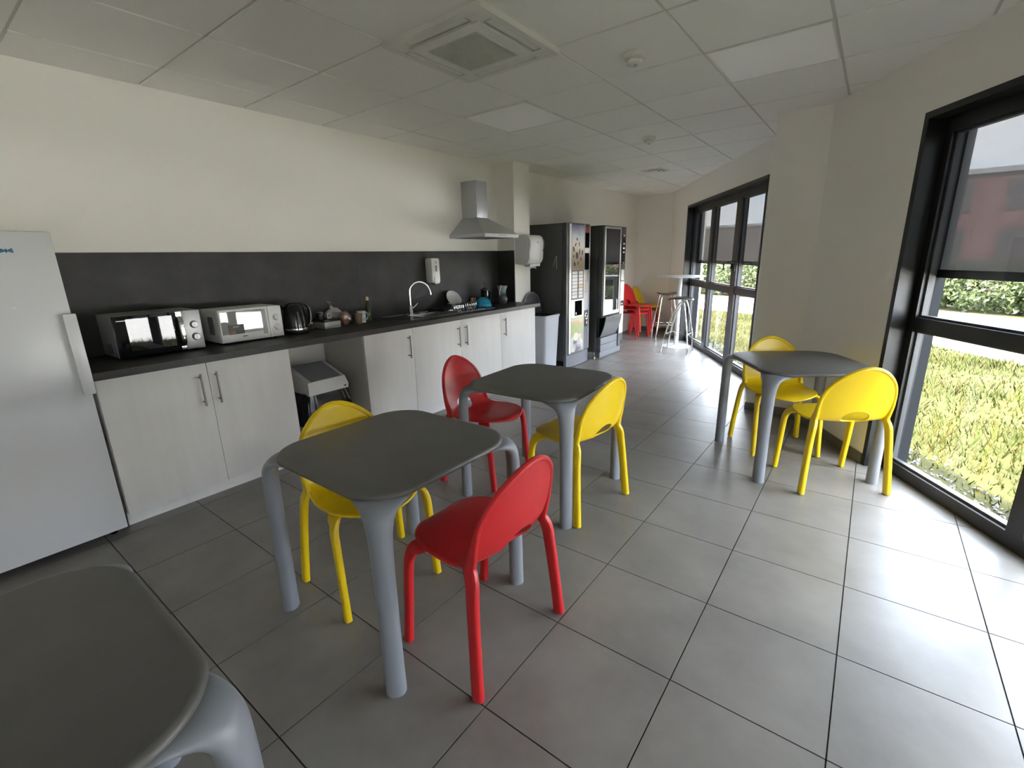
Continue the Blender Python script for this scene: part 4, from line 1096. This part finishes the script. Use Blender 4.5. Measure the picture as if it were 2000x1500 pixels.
# hedge shrubs, each with its own leaves and stems
LEAF = mat('hedge_leaf', (.030, .042, .013), .5, spec=.2, noise=(2.0, .35, (1, 1, 1), 'World'))
LEAF2 = mat('tree_leaf', (.020, .032, .011), .5, spec=.2, noise=(1.0, .35, (1, 1, 1), 'World'))
BARK = mat('bark', (.10, .07, .05), .9)
def foliage(rx, ry, rz, zc, cnt, lf, seed):
    q = random.Random(seed); vs, fs = [], []
    for k in range(cnt):
        a = q.uniform(0, 6.28); ct = q.uniform(-1, 1); st = math.sqrt(1-ct*ct)
        d = q.uniform(.62, 1.0)*(1+.14*math.sin(4*a+seed)*st+.10*math.sin(7*ct+seed))
        bx = lambda v: math.copysign(abs(v)**.7, v)
        c = Vector((rx*d*bx(st*math.cos(a)), ry*d*bx(st*math.sin(a)), zc+rz*d*bx(ct)))
        if c.z < .03: c.z = q.uniform(.03, .3)
        u = Vector((q.uniform(-1, 1), q.uniform(-1, 1), q.uniform(-1, 1))).normalized(); v = u.orthogonal().normalized()
        l = lf*q.uniform(.6, 1.3); i = len(vs)
        vs += [tuple(c-u*l), tuple(c+v*l*.45), tuple(c+u*l), tuple(c-v*l*.45)]; fs.append((i, i+1, i+2, i+3))
    return vs, fs
def variant(rx, ry, rz, zc, cnt, lf, seed, mt, trunk):
    vs, fs = foliage(rx, ry, rz, zc, cnt, lf, seed); me = bpy.data.meshes.new('foliage'); me.from_pydata(vs, [], fs); me.update(); me.materials.append(mt)
    return me, MB().sweep([((0, 0, -.05), trunk, trunk), ((.03, .02, zc*.6), trunk*.7, trunk*.7), ((0, 0, zc+rz*.3), trunk*.3, trunk*.3)], n=8, p=2, interp=2).me('stem', BARK)
HV = [variant(.85, .62, .62, .60, 3000, .060, k, LEAF, .05) for k in range(3)]
hd = thing('hedge', (EB[5][0], EB[5][1], GZ), 0, 'light green leafy hedge along the far side of the path', 'hedge')
k = 0
for (a, b) in zip(EB[2:-2], EB[3:-1]):
    a, b = Vector((*a, 0)), Vector((*b, 0)); L_ = (b-a).length; t = (b-a).normalized(); nn = Vector((t.y, -t.x, 0)) if (Vector((t.y, -t.x, 0))).dot(Vector((.3, 1, 0))) > 0 else Vector((-t.y, t.x, 0))
    d = 0.0
    while d < L_:
        p = a+t*d+nn*(.85+.1*math.sin(k*2.1))-Vector((EB[5][0], EB[5][1], 0))
        for nm, dat in zip(('foliage', 'stem'), HV[k % 3]):
            o = link(nm, dat, hd); o.location = p; o.rotation_euler = (0, 0, math.atan2(t.y, t.x)+.2*math.sin(k)); o.scale = (1, 1, 1.0+.08*math.sin(k*1.7))
        d += 1.25; k += 1
# buildings across the street
BR = mat('red_cladding', (.15, .055, .052), .7, noise=(.6, .2, (1, 1, 6), 'World')); BGR = mat('grey_cladding', (.30, .30, .30), .7); WG = mat('far_window', (.045, .035, .035), .3); WFR = mat('far_window_frame', (.10, .045, .042), .6)
def building(x, y, ws, wo, h, mt, label, rows, cols, rz=0.0):
    r = thing('building', (x, y, GZ), rz, label, 'building')
    Bx('wall', mt, r, (-ws/2, -wo/2, 0), (ws/2, wo/2, h)); Bx('roof', BGR, r, (-ws/2-.15, -wo/2-.15, h), (ws/2+.15, wo/2+.15, h+.25))
    for i in range(rows):
        for j in range(cols):
            x = -ws/2+(j+.5)*ws/cols; z = 1.0+i*2.3
            for sg in (-1, 1):
                wn = Bx('window', WFR, r, (x-.85, sg*wo/2-.06, z), (x+.85, sg*wo/2+.06, z+1.5)); Bx('pane', WG, wn, (x-.75, sg*(wo/2+.03)-.04, z+.1), (x+.75, sg*(wo/2+.03)+.04, z+1.4))
building(16.5, 40.0, 23, 10, 5.1, BR, 'long dark red building seen through the nearest window', 2, 8)
building(-13.0, 64.0, 30, 10, 4.3, mat('brown_cladding', (.105, .075, .068), .8), 'low brown-red building seen through the double window', 1, 9)
building(44.0, 14.0, 22, 10, 6.0, mat('pale_cladding', (.30, .285, .26), .8), 'pale building on the far side of the path', 2, 5, -1.0)
